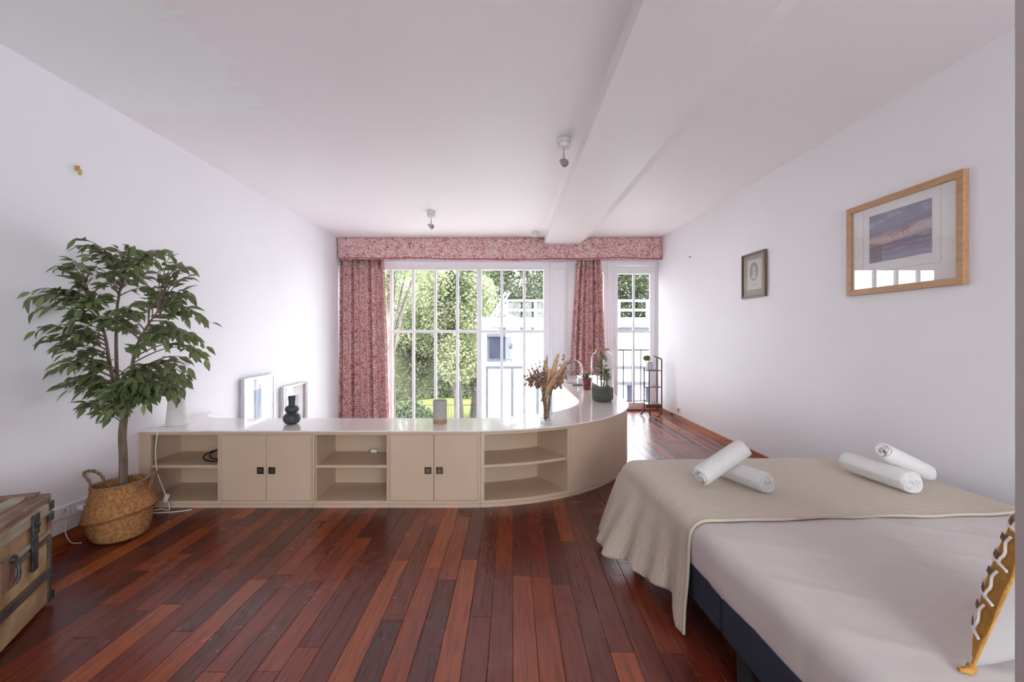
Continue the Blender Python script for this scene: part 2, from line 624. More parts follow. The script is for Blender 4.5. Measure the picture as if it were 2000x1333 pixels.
M['cork'] = mk('cork lid', (0.30, 0.165, 0.10), 0.7, c2=(0.40, 0.24, 0.15), scale=80)
M['terrasoil'] = mk('terrarium soil', (0.060, 0.062, 0.050), 0.9, c2=(0.11, 0.115, 0.095), scale=70, bump=0.5, bscale=80)
M['moss'] = mk('moss', (0.12, 0.15, 0.07), 0.95, c2=(0.22, 0.24, 0.13), scale=60, bump=0.8, bscale=90)
M['terraleaf'] = mk_leaf('terrarium leaf', (0.13, 0.21, 0.07), (0.30, 0.40, 0.17), 0.4, 0.45, 10)
M['redpot'] = mk('oxblood glazed pot', (0.17, 0.018, 0.030), 0.25, c2=(0.24, 0.03, 0.045), scale=20, coat=0.3)
M['succulent'] = mk_leaf('succulent leaf', (0.12, 0.15, 0.07), (0.26, 0.28, 0.15), 0.2, 0.5, 20)
M['mahogany'] = mk('dark mahogany', (0.070, 0.028, 0.020), 0.4, c2=(0.13, 0.05, 0.035), scale=20, stretch=(4, 4, 0.6))
M['potgrey'] = mk('pale lilac pot', (0.46, 0.44, 0.48), 0.6, c2=(0.52, 0.50, 0.54), scale=30)
M['brightgreen'] = mk_leaf('bright green tuft', (0.16, 0.30, 0.05), (0.34, 0.50, 0.14), 0.35, 0.6, 30)
M['canvas'] = mk('worn trunk canvas', (0.27, 0.155, 0.070), 0.8, c2=(0.52, 0.365, 0.195), scale=7, bump=0.25, bscale=40, detail=8)
M['trunkwood'] = mk('weathered trunk batten', (0.24, 0.20, 0.14), 0.75, c2=(0.40, 0.34, 0.25), scale=9, stretch=(1, 1, 4), detail=6)
M['leather'] = mk('worn brown leather', (0.14, 0.070, 0.045), 0.55, c2=(0.27, 0.15, 0.105), scale=12, detail=6, bump=0.2, bscale=60)
M['darkbatten'] = mk('dark slat', (0.055, 0.040, 0.030), 0.6, c2=(0.13, 0.095, 0.07), scale=12, detail=6)
M['iron'] = mk('aged iron', (0.040, 0.045, 0.050), 0.5, 0.7, c2=(0.10, 0.11, 0.115), scale=40)
M['whitebox'] = mk('white card box', (0.80, 0.79, 0.79), 0.6, c2=(0.83, 0.82, 0.82), scale=20)
M['greybook'] = mk('grey book cover', (0.16, 0.15, 0.16), 0.5, c2=(0.22, 0.21, 0.22), scale=30)
M['lowfloor'] = mk('pale lower floor', (0.45, 0.40, 0.36), 0.4, c2=(0.50, 0.45, 0.40), scale=2)
M['jamb'] = mk('greige door frame', (0.52, 0.46, 0.45), 0.5, c2=(0.55, 0.49, 0.48), scale=5)
# outdoors
M['grass'] = mk('lawn', (0.075, 0.100, 0.025), 0.95, c2=(0.125, 0.145, 0.045), scale=3, spec=0.1)
M['gravel'] = mk('pale gravel', (0.24, 0.22, 0.20), 0.95, c2=(0.30, 0.28, 0.25), scale=40, spec=0.1)
M['render_white'] = mk('white render', (0.80, 0.80, 0.82), 0.9, c2=(0.84, 0.84, 0.86), scale=2)
M['zinc'] = mk('grey zinc', (0.050, 0.055, 0.068), 0.7, spec=0.2, c2=(0.065, 0.070, 0.084), scale=6)
M['blueglass'] = mk('blue dark window', (0.016, 0.019, 0.030), 0.6, spec=0.15, c2=(0.024, 0.028, 0.042), scale=4)
M['rail_grey'] = mk('grey iron railing', (0.018, 0.016, 0.023), 0.6, spec=0.2, c2=(0.026, 0.024, 0.032), scale=30)
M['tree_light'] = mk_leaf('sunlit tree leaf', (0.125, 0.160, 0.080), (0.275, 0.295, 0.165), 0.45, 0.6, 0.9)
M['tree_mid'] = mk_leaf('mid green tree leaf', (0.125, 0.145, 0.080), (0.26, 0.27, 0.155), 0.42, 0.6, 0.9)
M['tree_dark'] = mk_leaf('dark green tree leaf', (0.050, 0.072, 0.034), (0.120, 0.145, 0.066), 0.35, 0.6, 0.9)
M['bark_out'] = mk('tree bark', (0.045, 0.038, 0.034), 0.9, c2=(0.10, 0.088, 0.075), scale=6, stretch=(3, 3, 0.6))

# ------------------------------------------------------------------ room constants
XL, XR, YF, YB, ZC = -2.357, 2.288, 6.70, -2.90, 2.50
WT = 0.28                       # outer wall thickness
PX0, PY0, PR, PCX = -2.353, 2.958, 1.41, -0.26   # cabinet front line: start, front distance, curve radius, curve centre x
PCY = PY0 + PR
S0 = PCX - PX0
S1 = S0 + PR * PI / 2
S2 = S1 + YF - PCY


def path(s, off=0.0):
    if s <= S0:
        return (PX0 + s, PY0 + off)
    if s <= S1:
        a = (s - S0) / PR
        return (PCX + (PR - off) * math.sin(a), PCY - (PR - off) * math.cos(a))
    return (PCX + PR - off, PCY + (s - S1))


def srange(s0, s1, step=0.055):
    pts = {s0, s1}
    for k in (S0, S1):
        if s0 < k < s1:
            pts.add(k)
    a, b = max(s0, S0), min(s1, S1)
    if b > a:
        n = max(2, int((b - a) / step))
        for i in range(n + 1):
            pts.add(a + (b - a) * i / n)
    return sorted(pts)


def sweep(mb, s0, s1, o0, o1, z0, z1):
    ss = srange(s0, s1)
    p = [path(s, o0) for s in ss] + [path(s, o1) for s in reversed(ss)]
    n = len(ss)
    b = len(mb.v)
    for s in ss:
        for o, z in ((o0, z0), (o1, z0), (o1, z1), (o0, z1)):
            x, y = path(s, o)
            mb.v.append((x, y, z))
    for i in range(n - 1):
        for k in range(4):
            k2 = (k + 1) % 4
            mb.f.append((b + i * 4 + k, b + (i + 1) * 4 + k, b + (i + 1) * 4 + k2, b + i * 4 + k2))
    mb.f.append((b, b + 1, b + 2, b + 3))
    mb.f.append((b + (n - 1) * 4 + 3, b + (n - 1) * 4 + 2, b + (n - 1) * 4 + 1, b + (n - 1) * 4))
    return mb


# ------------------------------------------------------------------ shell of the room
MB().box(XL - WT, XL, YB - WT, YF + WT, -2.7, ZC + 0.2).build('wall_left', M['wall'], kind='structure')
MB().box(XR, XR + WT, YB - WT, YF + WT, -2.7, ZC + 0.2).build('wall_right', M['wall'], kind='structure')
MB().box(XL, XR, YB - WT, YF + WT, ZC, ZC + 0.2).build('ceiling', M['ceiling'], kind='structure')

# far wall: pieces around the openings
WX0, WX1 = XL, 0.715            # main window
SX0, SX1 = 1.075, 1.551         # narrow window beside the door
DX0, DX1 = 1.634, XR            # french door
ZT = 2.18
fw = MB()
fw.box(XL, XR, YF, YF + WT, ZT, ZC)
fw.box(WX0, WX1, YF, YF + WT, -2.7, -1.0)
fw.box(WX1, SX0, YF, YF + WT, -2.7, ZT)
fw.box(SX0, SX1, YF, YF + WT, -2.7, 0.06)
fw.box(SX1, DX0, YF, YF + WT, -2.7, ZT)
fw.box(DX0, DX1, YF, YF + WT, -2.7, 0.0)
fw.build('wall_far', M['wall'], kind='structure')

# back wall with an added, unseen window behind the viewpoint, and the wall stub at the bed head
BWX0, BWX1 = 0.10, 2.14       # the added window behind the viewpoint
bw = MB()
bw.box(XL, XR, YB - WT, YB, 2.3, ZC)
bw.box(XL, BWX0, YB - WT, YB, 0, 2.3)
bw.box(BWX1, XR, YB - WT, YB, 0, 2.3)
bw.box(BWX0, BWX1, YB - WT, YB, 0, 0.1)
bw.build('wall_back', M['wall'], kind='structure')
MB().box(0.546, 0.606, 0.420, 0.4865, 0.0, ZC - 0.001).build('trim_1', M['jamb'], kind='structure', bevel=0.003, label='greige door-frame post at the right edge of the picture')
fill_win = thing('fill_window', (XL + 1.4, YB - 0.1, 0.1), None, None, kind='structure')  # unseen, added to brighten the near half of the room
wf = MB()
wxs = [BWX0 + (BWX1 - BWX0) * i / 2 for i in range(3)]
for x in wxs:
    wf.box(max(x - 0.035, BWX0), min(x + 0.035, BWX1), YB - 0.14, YB - 0.08, 0.1, 2.3)
wf.box(BWX0, BWX1, YB - 0.135, YB - 0.085, 0.1, 0.17)
wf.box(BWX0, BWX1, YB - 0.135, YB - 0.085, 2.23, 2.3)
wf.build('window_frame', M['white_trim'], fill_win)
for x0_, x1_ in zip(wxs, wxs[1:]):
    MB().box(x0_ + 0.035, x1_ - 0.035, YB - 0.113, YB - 0.109, 0.17, 2.23).build('pane', M['pane_back'], fill_win)

# mezzanine floor: slab with the stairwell void cut out, boards laid over it
inner = [path(s, 0.40) for s in srange(S0, S1)]
poly = [(XL, YB), (XR, YB), (XR, YF), (PCX + PR - 0.40, YF)] + list(reversed(inner)) + [(XL, PY0 + 0.40)]
floor = MB().prism(poly, -0.26, -0.014).build('floor', M['subfloor'], kind='structure')
MB().box(XL, 1.2, 3.2, YF, -2.7, -2.6).build('floor_lower', M['lowfloor'], kind='structure')
par = MB()
sweep(par, 0.0, S2, 0.385, 0.415, -2.6, 0.484)
par.build('wall_parapet', M['wall'], kind='structure', smooth=40)


def clip(poly_, a, b_, c):
    """keep a*x+b*y<=c"""
    out = []
    n = len(poly_)
    for i in range(n):
        p, q = poly_[i], poly_[(i + 1) % n]
        dp, dq = a * p[0] + b_ * p[1] - c, a * q[0] + b_ * q[1] - c
        if dp <= 0:
            out.append(p)
        if (dp < 0 < dq) or (dq < 0 < dp):
            t = dp / (dp - dq)
            out.append((p[0] + (q[0] - p[0]) * t, p[1] + (q[1] - p[1]) * t))
    return out


PW = 0.0868
ANG = math.radians(1.4)
ca, sa = math.cos(ANG), math.sin(ANG)


def rot(u, v):                   # board frame: v runs away from the viewer
    return (u * ca + v * sa, -u * sa + v * ca)


rp = random.Random(21)
boards = []
k = -30
while k < 30:
    u0 = k * PW
    v = 0.55 - rp.uniform(0.0, 0.9)
    x_mid = u0 + 0.05
    while v < 7.0:
        L = rp.choice((0.45, 0.6, 0.7, 0.85, 1.0, 1.15)) * rp.uniform(0.92, 1.08)
        boards.append((u0, v, L))
        v += L
    k += 1
nb = 0
for u0, v0, L in boards:
    g = 0.0007
    q = [rot(u0 + g, v0 + g), rot(u0 + PW - g, v0 + g), rot(u0 + PW - g, v0 + L - g), rot(u0 + g, v0 + L - g)]
    for a, b_, c in ((1, 0, XR), (-1, 0, -XL), (0, 1, YF), (0, -1, -0.50)):
        q = clip(q, a, b_, c)
        if not q:
            break
    if len(q) < 3:
        continue
    # boards only outside the stairwell
    mx = sum(p[0] for p in q) / len(q); my = min(p[1] for p in q)
    if mx < PCX:
        lim = PY0 + 0.06
    elif mx < PCX + PR - 0.05:
        lim = PCY - math.sqrt(max((PR - 0.05) ** 2 - (mx - PCX) ** 2, 0)) + 0.03
    else:
        lim = 99
    q = clip(q, 0, 1, lim)
    if len(q) < 3:
        continue
    area = max(p[1] for p in q) - min(p[1] for p in q)
    if area < 0.02:
        continue
    cxq = sum(p[0] for p in q) / len(q); cyq = sum(p[1] for p in q) / len(q)
    c = 0.0012
    top = []
    for p in q:
        dx, dy = cxq - p[0], cyq - p[1]
        top.append((p[0] + math.copysign(min(c, abs(dx)), dx), p[1] + math.copysign(min(c, abs(dy)), dy)))
    mb = MB()
    n = len(q)
    mb.v = [(x, y, -0.013) for x, y in q] + [(x, y, -0.0009) for x, y in q] + [(x, y, 0.0) for x, y in top]
    mb.f = [tuple(reversed(range(n))), tuple(range(2 * n, 3 * n))]
    for r_ in (0, 1):
        for i in range(n):
            j = (i + 1) % n
            mb.f.append((r_ * n + i, r_ * n + j, (r_ + 1) * n + j, (r_ + 1) * n + i))
    off = (cxq, cyq, 0.0)
    o = bpy.data.objects.new('plank', mb.mesh('plank', off, M['plank']))
    COL.objects.link(o)
    fo = ORIG[floor.name]
    o.parent = floor
    o.location = (cxq - fo[0], cyq - fo[1], -fo[2])
    nb += 1
print('planks', nb)

# ceiling beam with one sloping side
bm = MB()
y0, y1 = -2.9, 6.49
def bx(y, x_far, rate=0.0146): return x_far + (y - 6.5) * rate
sec = lambda y: [(bx(y, 0.607), 2.396), (bx(y, 1.095, 0.006), 2.396), (bx(y, 1.245, 0.004), 2.5), (bx(y, 0.607), 2.5)]
for y in (y0, y1):
    for x, z in sec(y):
        bm.v.append((x, y, z))
bm.f = [(0, 1, 2, 3), (7, 6, 5, 4), (0, 4, 5, 1), (1, 5, 6, 2), (2, 6, 7, 3), (3, 7, 4, 0)]
bm.build('ceiling_beam', M['beam'], kind='structure', label='shallow boxed beam running along the ceiling')

# skirting
MB().box(XR - 0.014, XR, 0.49, YF - 0.01, 0, 0.072).build('baseboard_right', M['baseboard'], kind='structure', bevel=0.003)
MB().box(XL, XL + 0.014, YB, PY0 - 0.002, 0, 0.072).build('baseboard_left', M['baseboard'], kind='structure', bevel=0.003)
tr = MB().box(XL, XL + 0.020, 0.6, PY0 - 0.002, 0.073, 0.146).box(XL, XL + 0.024, 0.6, PY0 - 0.002, 0.149, 0.214)
tr.build('trim_2', M['white_trim'], kind='structure', bevel=0.003, label='white cable trunking along the foot of the left wall')

# ------------------------------------------------------------------ windows and door in the far wall
YW = YF + 0.02
win = thing('window_1', ((WX0 + WX1) / 2, YW, -1.0), None, None, kind='structure')
wz0, wz1 = -1.0, 2.178
MB().box(WX0, WX0 + 0.09, YW, YW + 0.07, wz0, wz1).build('window_frame', M['white_trim'], win, bevel=0.004)
MB().box(0.617, WX1, YW, YW + 0.07, wz0, wz1).build('window_frame', M['white_trim'], win, bevel=0.004)
MB().box(WX0 + 0.09, 0.617, YW + 0.002, YW + 0.068, 2.066, wz1).build('top_rail', M['white_trim'], win, bevel=0.004)
MB().box(WX0 + 0.09, 0.617, YW + 0.002, YW + 0.068, wz0, wz0 + 0.08).build('bottom_rail', M['white_trim'], win, bevel=0.004)
cols = [WX0 + 0.09] + [(px - 980) / 132.4 for px in (721, 764, 807, 850, 893, 936, 980, 1024)] + [0.617]
for i, x in enumerate(cols[1:-1]):
    h = 0.036 if i == 5 else 0.020
    MB().box(x - h, x + h, YW + 0.012, YW + 0.055, wz0 + 0.08, 2.066).build('muntin', M['white_trim'], win, bevel=0.003)
MB().box(WX0 + 0.09, 0.617, YW + 0.015, YW + 0.052, 1.135, 1.176).build('transom_bar', M['white_trim'], win, bevel=0.003)
for i in range(len(cols) - 1):
    for a, b_ in ((wz0 + 0.08, 1.135), (1.176, 2.066)):
        MB().box(cols[i] + 0.015, cols[i + 1] - 0.015, YW + 0.031, YW + 0.035, a, b_).build('pane', M['pane'], win)

# panelled pilaster between the windows
pil = MB().box(0.715, 0.941, YF - 0.035, YF - 0.001, -2.6, 2.17)
pil.build('trim_3', M['white_trim'], kind='structure', bevel=0.004, label='white panelled pilaster between window and curtain')
pr = bpy.data.objects['trim_3']
fr = MB()
for a in ((0.735, 0.752, 0.52, 2.08), (0.904, 0.921, 0.52, 2.08), (0.752, 0.904, 2.063, 2.08), (0.752, 0.904, 0.52, 0.537)):
    fr.box(a[0], a[1], YF - 0.047, YF - 0.0355, a[2], a[3])
fr.build('panel_moulding', M['white_trim'], pr, bevel=0.003)
MB().box(0.700, 0.955, YF - 0.05, YF - 0.0352, 2.085, 2.17).build('capital', M['white_trim'], pr, bevel=0.004)
MB().box(XL, XR, YF - 0.03, YF - 0.001, 2.172, 2.215).build('trim_4', M['white_trim'], kind='structure', bevel=0.004, label='white moulding above the windows, under the pelmet')

w2 = thing('window_2', ((SX0 + SX1) / 2, YW, 0.06), None, None, kind='structure')
s_ = MB().box(SX0, SX0 + 0.05, YW, YW + 0.06, 0.06, ZT - 0.008).box(SX1 - 0.05, SX1, YW, YW + 0.06, 0.06, ZT - 0.008)
s_.box(SX0 + 0.05, SX1 - 0.05, YW, YW + 0.06, 2.02, ZT - 0.008).box(SX0 + 0.05, SX1 - 0.05, YW, YW + 0.06, 0.06, 0.14)
s_.build('window_frame', M['white_trim'], w2, bevel=0.003)
MB().box(SX0 + 0.05, SX1 - 0.05, YW + 0.01, YW + 0.05, 1.135, 1.172).build('transom_bar', M['white_trim'], w2, bevel=0.003)
MB().box(SX0 + 0.05, SX1 - 0.05, YW + 0.028, YW + 0.032, 0.14, 1.135).build('pane', M['pane'], w2)
MB().box(SX0 + 0.05, SX1 - 0.05, YW + 0.028, YW + 0.032, 1.172, 2.02).build('pane', M['pane'], w2)

dr = thing('door_1', ((DX0 + DX1) / 2, YW, 0.0), None, None, kind='structure')
f_ = MB().box(DX0, DX0 + 0.02, YW - 0.01, YW + 0.08, 0.0, ZT - 0.005).box(DX1 - 0.022, DX1, YW - 0.01, YW + 0.08, 0.0, ZT - 0.005)
f_.box(DX0 + 0.02, DX1 - 0.022, YW - 0.01, YW + 0.08, 2.130, ZT - 0.005)
f_.build('door_frame', M['white_trim'], dr, bevel=0.003)
dx0, dx1 = DX0 + 0.024, DX1 - 0.026
gx0, gx1, gz0, gz1 = 1.712, 2.186, 0.105, 2.005
lf = MB().box(dx0, gx0, YW, YW + 0.045, 0.035, 2.126).box(gx1, dx1, YW, YW + 0.045, 0.035, 2.126)
lf.box(gx0, gx1, YW, YW + 0.045, gz1, 2.126).box(gx0, gx1, YW, YW + 0.045, 0.035, gz0)
leaf_ = lf.build('door_leaf', M['white_trim'], dr, bevel=0.003)
MB().box(1.934, 1.966, YW + 0.005, YW + 0.04, gz0, gz1).build('muntin', M['white_trim'], leaf_, bevel=0.002)
MB().box(gx0, gx1, YW + 0.008, YW + 0.037, 1.138, 1.166).build('muntin', M['white_trim'], leaf_, bevel=0.002)
for a, b_ in ((gx0, 1.934), (1.966, gx1)):
    for c, d in ((gz0, 1.138), (1.166, gz1)):
        MB().box(a, b_, YW + 0.020, YW + 0.024, c, d).build('pane', M['pane'], leaf_)
hd = MB().obox((1.685, YW - 0.012, 1.0), (0.011, 0, 0), (0, 0.006, 0), (0, 0, 0.07))
hd.tube([(1.685, YW - 0.018, 1.03), (1.685, YW - 0.045, 1.03), (1.74, YW - 0.05, 1.03)], 0.007, 8)
hd.build('door_handle', M['white_trim'], leaf_, smooth=40)
MB().box(DX0, DX1, YF - 0.07, YF + 0.20, 0.0, 0.032).build('trim_5', M['baseboard'], kind='structure', bevel=0.004, label='wooden threshold under the glazed door')

# ------------------------------------------------------------------ built-in curved cabinets
ZTOP, ZU, ZPL = 0.505, 0.4925, 0.027
top_out = [path(s, -0.014) for s in srange(0.0, S2 - 0.01, 0.04)]
top_in = [path(s, 0.425) for s in srange(0.45, S2 - 0.01, 0.04)]
fil = [(p.x, p.y) for p in bez((-1.903, PY0 + 0.425, 0), (-2.20, PY0 + 0.425, 0), (-2.30, PY0 + 0.50, 0), (-2.315, PY0 + 0.72, 0), 12)]
ct = MB().prism(top_out + list(reversed(top_in)) + fil[1:] + [(PX0, PY0 + 0.72)], ZU + 0.0015, ZTOP)
ct.build('worktop', M['creamtop'], bevel=0.004, label='glossy off-white worktop sweeping in a curve above the low cabinets', cat='worktop')


def sx(px):                      # picture column of the cabinet front -> run length
    return (px - 980) * 0.003324 - PX0


def carcass(name, s0, s1, label, cat, group=None, openfront=True, shelf=True, doors=None, open_s=None, backs=True):
    xm, ym = path((s0 + s1) / 2, 0.2)
    t = thing(name, (xm, ym, 0), label, cat, group)
    g = 0.001
    p = MB(); sweep(p, s0 + g, s1 - g, 0.004, 0.375, 0.0, ZPL - 0.003); p.build('plinth', M['cream'], t, smooth=30)
    b = MB()
    sweep(b, s0 + g, s1 - g, 0.0205, 0.375, ZPL, ZPL + 0.0188)          # floor of the unit
    sweep(b, s0 + g, s0 + 0.018, 0.02, 0.375, ZPL + 0.019, ZU)
    sweep(b, s1 - 0.018, s1 - g, 0.02, 0.375, ZPL + 0.019, ZU)
    sweep(b, s0 + 0.018, s1 - 0.018, 0.365, 0.375, ZPL + 0.019, ZU)
    b.build('body', M['cream'], t, smooth=30)
    o0, o1 = open_s
    fr_ = MB()
    if o0 > s0 + 0.002: sweep(fr_, s0 + g, o0, 0.0, 0.02, ZPL, ZU)
    if s1 > o1 + 0.002: sweep(fr_, o1, s1 - g, 0.0, 0.02, ZPL, ZU)
    sweep(fr_, o0, o1, 0.0, 0.02, 0.4755, ZU)
    sweep(fr_, o0, o1, 0.0, 0.02, ZPL, 0.046)
    fr_.build('face_frame', M['cream'], t, smooth=30)
    if shelf:
        sh = MB(); sweep(sh, s0 + 0.0185, s1 - 0.0185, 0.012, 0.364, 0.256, 0.275)
        sh.build('shelf', M['cream'], t, smooth=30, bevel=0.002)
    for (a, b_, side) in (doors or []):
        d = MB(); sweep(d, a, b_, -0.002, 0.017, 0.048, 0.4740)
        dd = d.build('door', M['cream'], t, smooth=30, bevel=0.0015)
        hs = (b_ - 0.036) if side == 'r' else (a + 0.036)
        h = MB(); sweep(h, hs - 0.0225, hs + 0.0225, -0.005, -0.0022, 0.222, 0.267)
        ho = h.build('handle_plate', M['brass_dark'], dd, bevel=0.001)
    return t, ho if doors else None


def flush_ring(parent, s):
    x, y = path(s, -0.006)
    x2, y2 = path(s, 0.0)
    n = Vector((x - x2, y - y2, 0)).normalized()
    r = MB().lathe([(0.008, -0.0012), (0.013, -0.0012), (0.013, 0.0012), (0.008, 0.0012)], (x, y, 0.2445), 16, axis=n)
    r.build('pull_ring', M['bronze'], parent, smooth=40)


c1, _ = carcass('shelf_cabinet', sx(271), sx(428.5), 'open cream shelf cabinet against the left wall, black cable on its shelf', 'cabinet', 'open shelf cabinets in the curved run', open_s=(sx(294), sx(425.5)))
c2, _ = carcass('door_cabinet', sx(428.5), sx(610.5), 'cream two-door cabinet between the two straight open shelf cabinets', 'cabinet', 'two-door cabinets in the curved run', shelf=False,
                doors=[(sx(433.2), sx(519.9), 'r'), (sx(520.7), sx(607.2), 'l')], open_s=(sx(432.6), sx(607.8)))
c3, _ = carcass('shelf_cabinet', sx(610.5), sx(759), 'open cream shelf cabinet in the middle of the run, small white plug inside', 'cabinet', 'open shelf cabinets in the curved run', open_s=(sx(614.2), sx(755.6)))
c4, _ = carcass('door_cabinet', sx(759), sx(938), 'cream two-door cabinet just left of the curve, under the stoneware cylinder', 'cabinet', 'two-door cabinets in the curved run', shelf=False,
                doors=[(sx(762.2), sx(846.9), 'r'), (sx(847.7), sx(932.8), 'l')], open_s=(sx(761.6), sx(933.4)))
sc1 = S0 + PR * 0.545
c5, _ = carcass('curved_shelf_cabinet', sx(938), sc1, 'curved open cream shelf cabinet below the vase of dried flowers', 'cabinet', 'open shelf cabinets in the curved run', open_s=(sx(946), S0 + PR * 0.532))
for t in (c2, c4):
    for d in t.children:
        if d.name.startswith('door'):
            for h in list(d.children):
                vx = [v.co.x for v in h.data.vertices]
                cxw = (min(vx) + max(vx)) / 2 + ORIG[h.name][0]
                flush_ring(d, cxw - PX0)
# closed curved end and the straight return to the window wall
xm, ym = path(S1, 0.2)
c6 = thing('curved_end_cabinet', (xm, ym, 0), 'closed curved cream cabinet end, smooth panel turning towards the window', 'cabinet')
p = MB(); sweep(p, sc1 + 0.001, S2 - 0.055, 0.004, 0.375, 0, ZPL - 0.003); p.build('plinth', M['cream'], c6, smooth=30)
p = MB(); sweep(p, sc1 + 0.001, S2 - 0.055, 0.0, 0.019, ZPL, ZU); p.build('curved_panel', M['cream'], c6, smooth=30)
p = MB(); sweep(p, sc1 + 0.001, S2 - 0.055, 0.0195, 0.375, ZPL, ZPL + 0.019); sweep(p, sc1 + 0.001, sc1 + 0.019, 0.0195, 0.375, ZPL + 0.019, ZU); p.build('body', M['cream'], c6, smooth=30)

# ------------------------------------------------------------------ pelmet and curtains
VY = 6.50
val = thing('pelmet', (0, VY, 2.17), 'red coral-print fabric pelmet across the whole window wall', 'pelmet')
vz = lambda u: 2.176 + 0.010 * math.sin(u * 9.0) + 0.005 * math.sin(u * 31)
vb = MB()
xa, xb = XL + 0.004, XR - 0.004
def vfront(u, v):
    x = xa + (xb - xa) * u
    z = 2.497 + (vz(u) - 2.497) * v
    inset = 0.03 * v * max(0, 1 - u * 40)
    return (x + inset, VY - 0.012 * v + 0.002 * math.sin(u * 70) * v, z)
vb.grid(vfront, 120, 8, uv=lambda u, v: (u * 4.64, v * 0.32))
vb.build('pelmet_face', M['coral_val'], val, smooth=60, solid=0.01)
MB().box(xa, xb, VY + 0.02, YF - 0.002, 2.478, 2.498).build('pelmet_board', M['walnut'], val)
pp = MB().tube([(xa + (xb - xa) * i / 120 + (0.03 if i == 0 else 0), VY - 0.019, vz(i / 120) + 0.016) for i in range(121)], 0.006, 6)
pp.build('piping', M['piping'], val, smooth=60)


def curtain(name, top, bot, zt, zb, folds, y, label, seed, amp=0.05):
    rr = random.Random(seed)
    ph = [rr.uniform(-0.5, 0.5) for _ in range(folds + 3)]
    ncol = folds * 14
    def fn(u, v):
        w = v ** 0.8
        xl = top[0] + (bot[0] - top[0]) * w
        xr = top[1] + (bot[1] - top[1]) * w
        k = u * folds
        i = int(k)
        wob = ph[i] * (1 - (k - i)) + ph[i + 1] * (k - i)
        s = math.sin(2 * PI * k + wob * 1.6)
        s = math.copysign(abs(s) ** 0.6, s)
        a = amp * (0.65 + 0.35 * math.sin(i * 2.3 + seed)) * (0.6 + 0.4 * v)
        x = xl + (xr - xl) * (u + 0.25 / folds * math.sin(4 * PI * k) * 0.25)
        return (x, y + a * s, zt + (zb - zt) * v)
    mb = MB().grid(fn, ncol, 26, uv=lambda u, v: (u * (top[1] - top[0]) * 1.9, v * (zt - zb)))
    t = mb.build(name, M['coral'], smooth=70, solid=0.003, label=label, cat='curtain', group='coral print curtains')
    hem = MB().tube([fn(1.0, j / 26) for j in range(27)], 0.0035, 5)
    hem.build('edge_hem', M['piping'], t, smooth=60)
    return t


curtain('curtain', (-2.33, -1.70), (-2.34, -1.60), 2.23, -0.9, 8, 6.575, 'long red coral-print curtain drawn to the left of the large window', 3, 0.10)
curtain('curtain', (1.09, 1.42), (0.985, 1.49), 2.23, 0.52, 6, 6.575, 'red coral-print curtain hanging between the large window and the glazed door', 11, 0.085)

# ------------------------------------------------------------------ ceiling spotlights
def spot(px, d, label, tilt):
    x = (px - VPX) / F_PX * d
    t = thing('ceiling_spotlight', (x, d, ZC - 0.001), label, 'spotlight', 'ceiling spotlights')
    MB().lathe([(0.0, -0.068), (0.038, -0.066), (0.043, -0.060), (0.044, -0.034), (0.049, -0.031), (0.050, -0.004), (0.047, -0.0005)], (x, d, ZC - 0.001), 28).build('ceiling_rose', M['lampwhite'], t, smooth=40)
    MB().tube([(x, d, ZC - 0.066), (x, d, ZC - 0.105), (x, d, ZC - 0.112), (x, d, ZC - 0.152)], [0.0035, 0.0035, 0.006, 0.006], 10).build('stem', M['steel'], t, smooth=40)
    ax = Vector(tilt).normalized()
    c = Vector((x, d, ZC - 0.168))
    hdp = MB().lathe([(0.0, -0.045), (0.012, -0.045), (0.014, -0.03), (0.016, -0.028), (0.026, 0.0), (0.027, 0.022), (0.024, 0.022), (0.022, 0.014), (0.0, 0.012)], c, 24, axis=ax)
    h = hdp.build('lamp_head', M['steel'], t, smooth=40)
    MB().lathe([(0.0, 0.0135), (0.0215, 0.0145), (0.0215, 0.0165), (0.0, 0.0195)], c, 24, axis=ax).build('lens', M['lens'], h, smooth=40)
    return t


spot(1101, 3.19, 'nearest ceiling spotlight, larger in view, beside the beam', (0.35, -0.75, -0.55))
spot(842, 5.10, 'ceiling spotlight left of the beam, above the middle of the large window', (0.75, -0.45, -0.5))
spot(1045, 6.15, 'farthest ceiling spotlight, seen against the red pelmet beside the beam end', (0.7, -0.5, -0.5))

# ------------------------------------------------------------------ framed pictures on the right wall
def wall_frame_right(name, ya, yb, za, zb, rim, depth, mat, label, tilt=0.0):
    """hangs on the right wall; ya far edge, yb near edge"""
    t = thing(name, (XR, (ya + yb) / 2, za), label, 'picture')
    x0, x1 = XR - depth, XR - 0.002
    for nm, a in (('frame_rail', (ya, yb, za, za + rim)), ('frame_rail', (ya, yb, zb - rim, zb)), ('frame_stile', (yb, yb + rim, za + rim, zb - rim)), ('frame_stile', (ya - rim, ya, za + rim, zb - rim))):
        MB().box(x0, x1, min(a[0], a[1]), max(a[0], a[1]), a[2], a[3]).build(nm, mat, t, bevel=0.0015)
    return t, x0


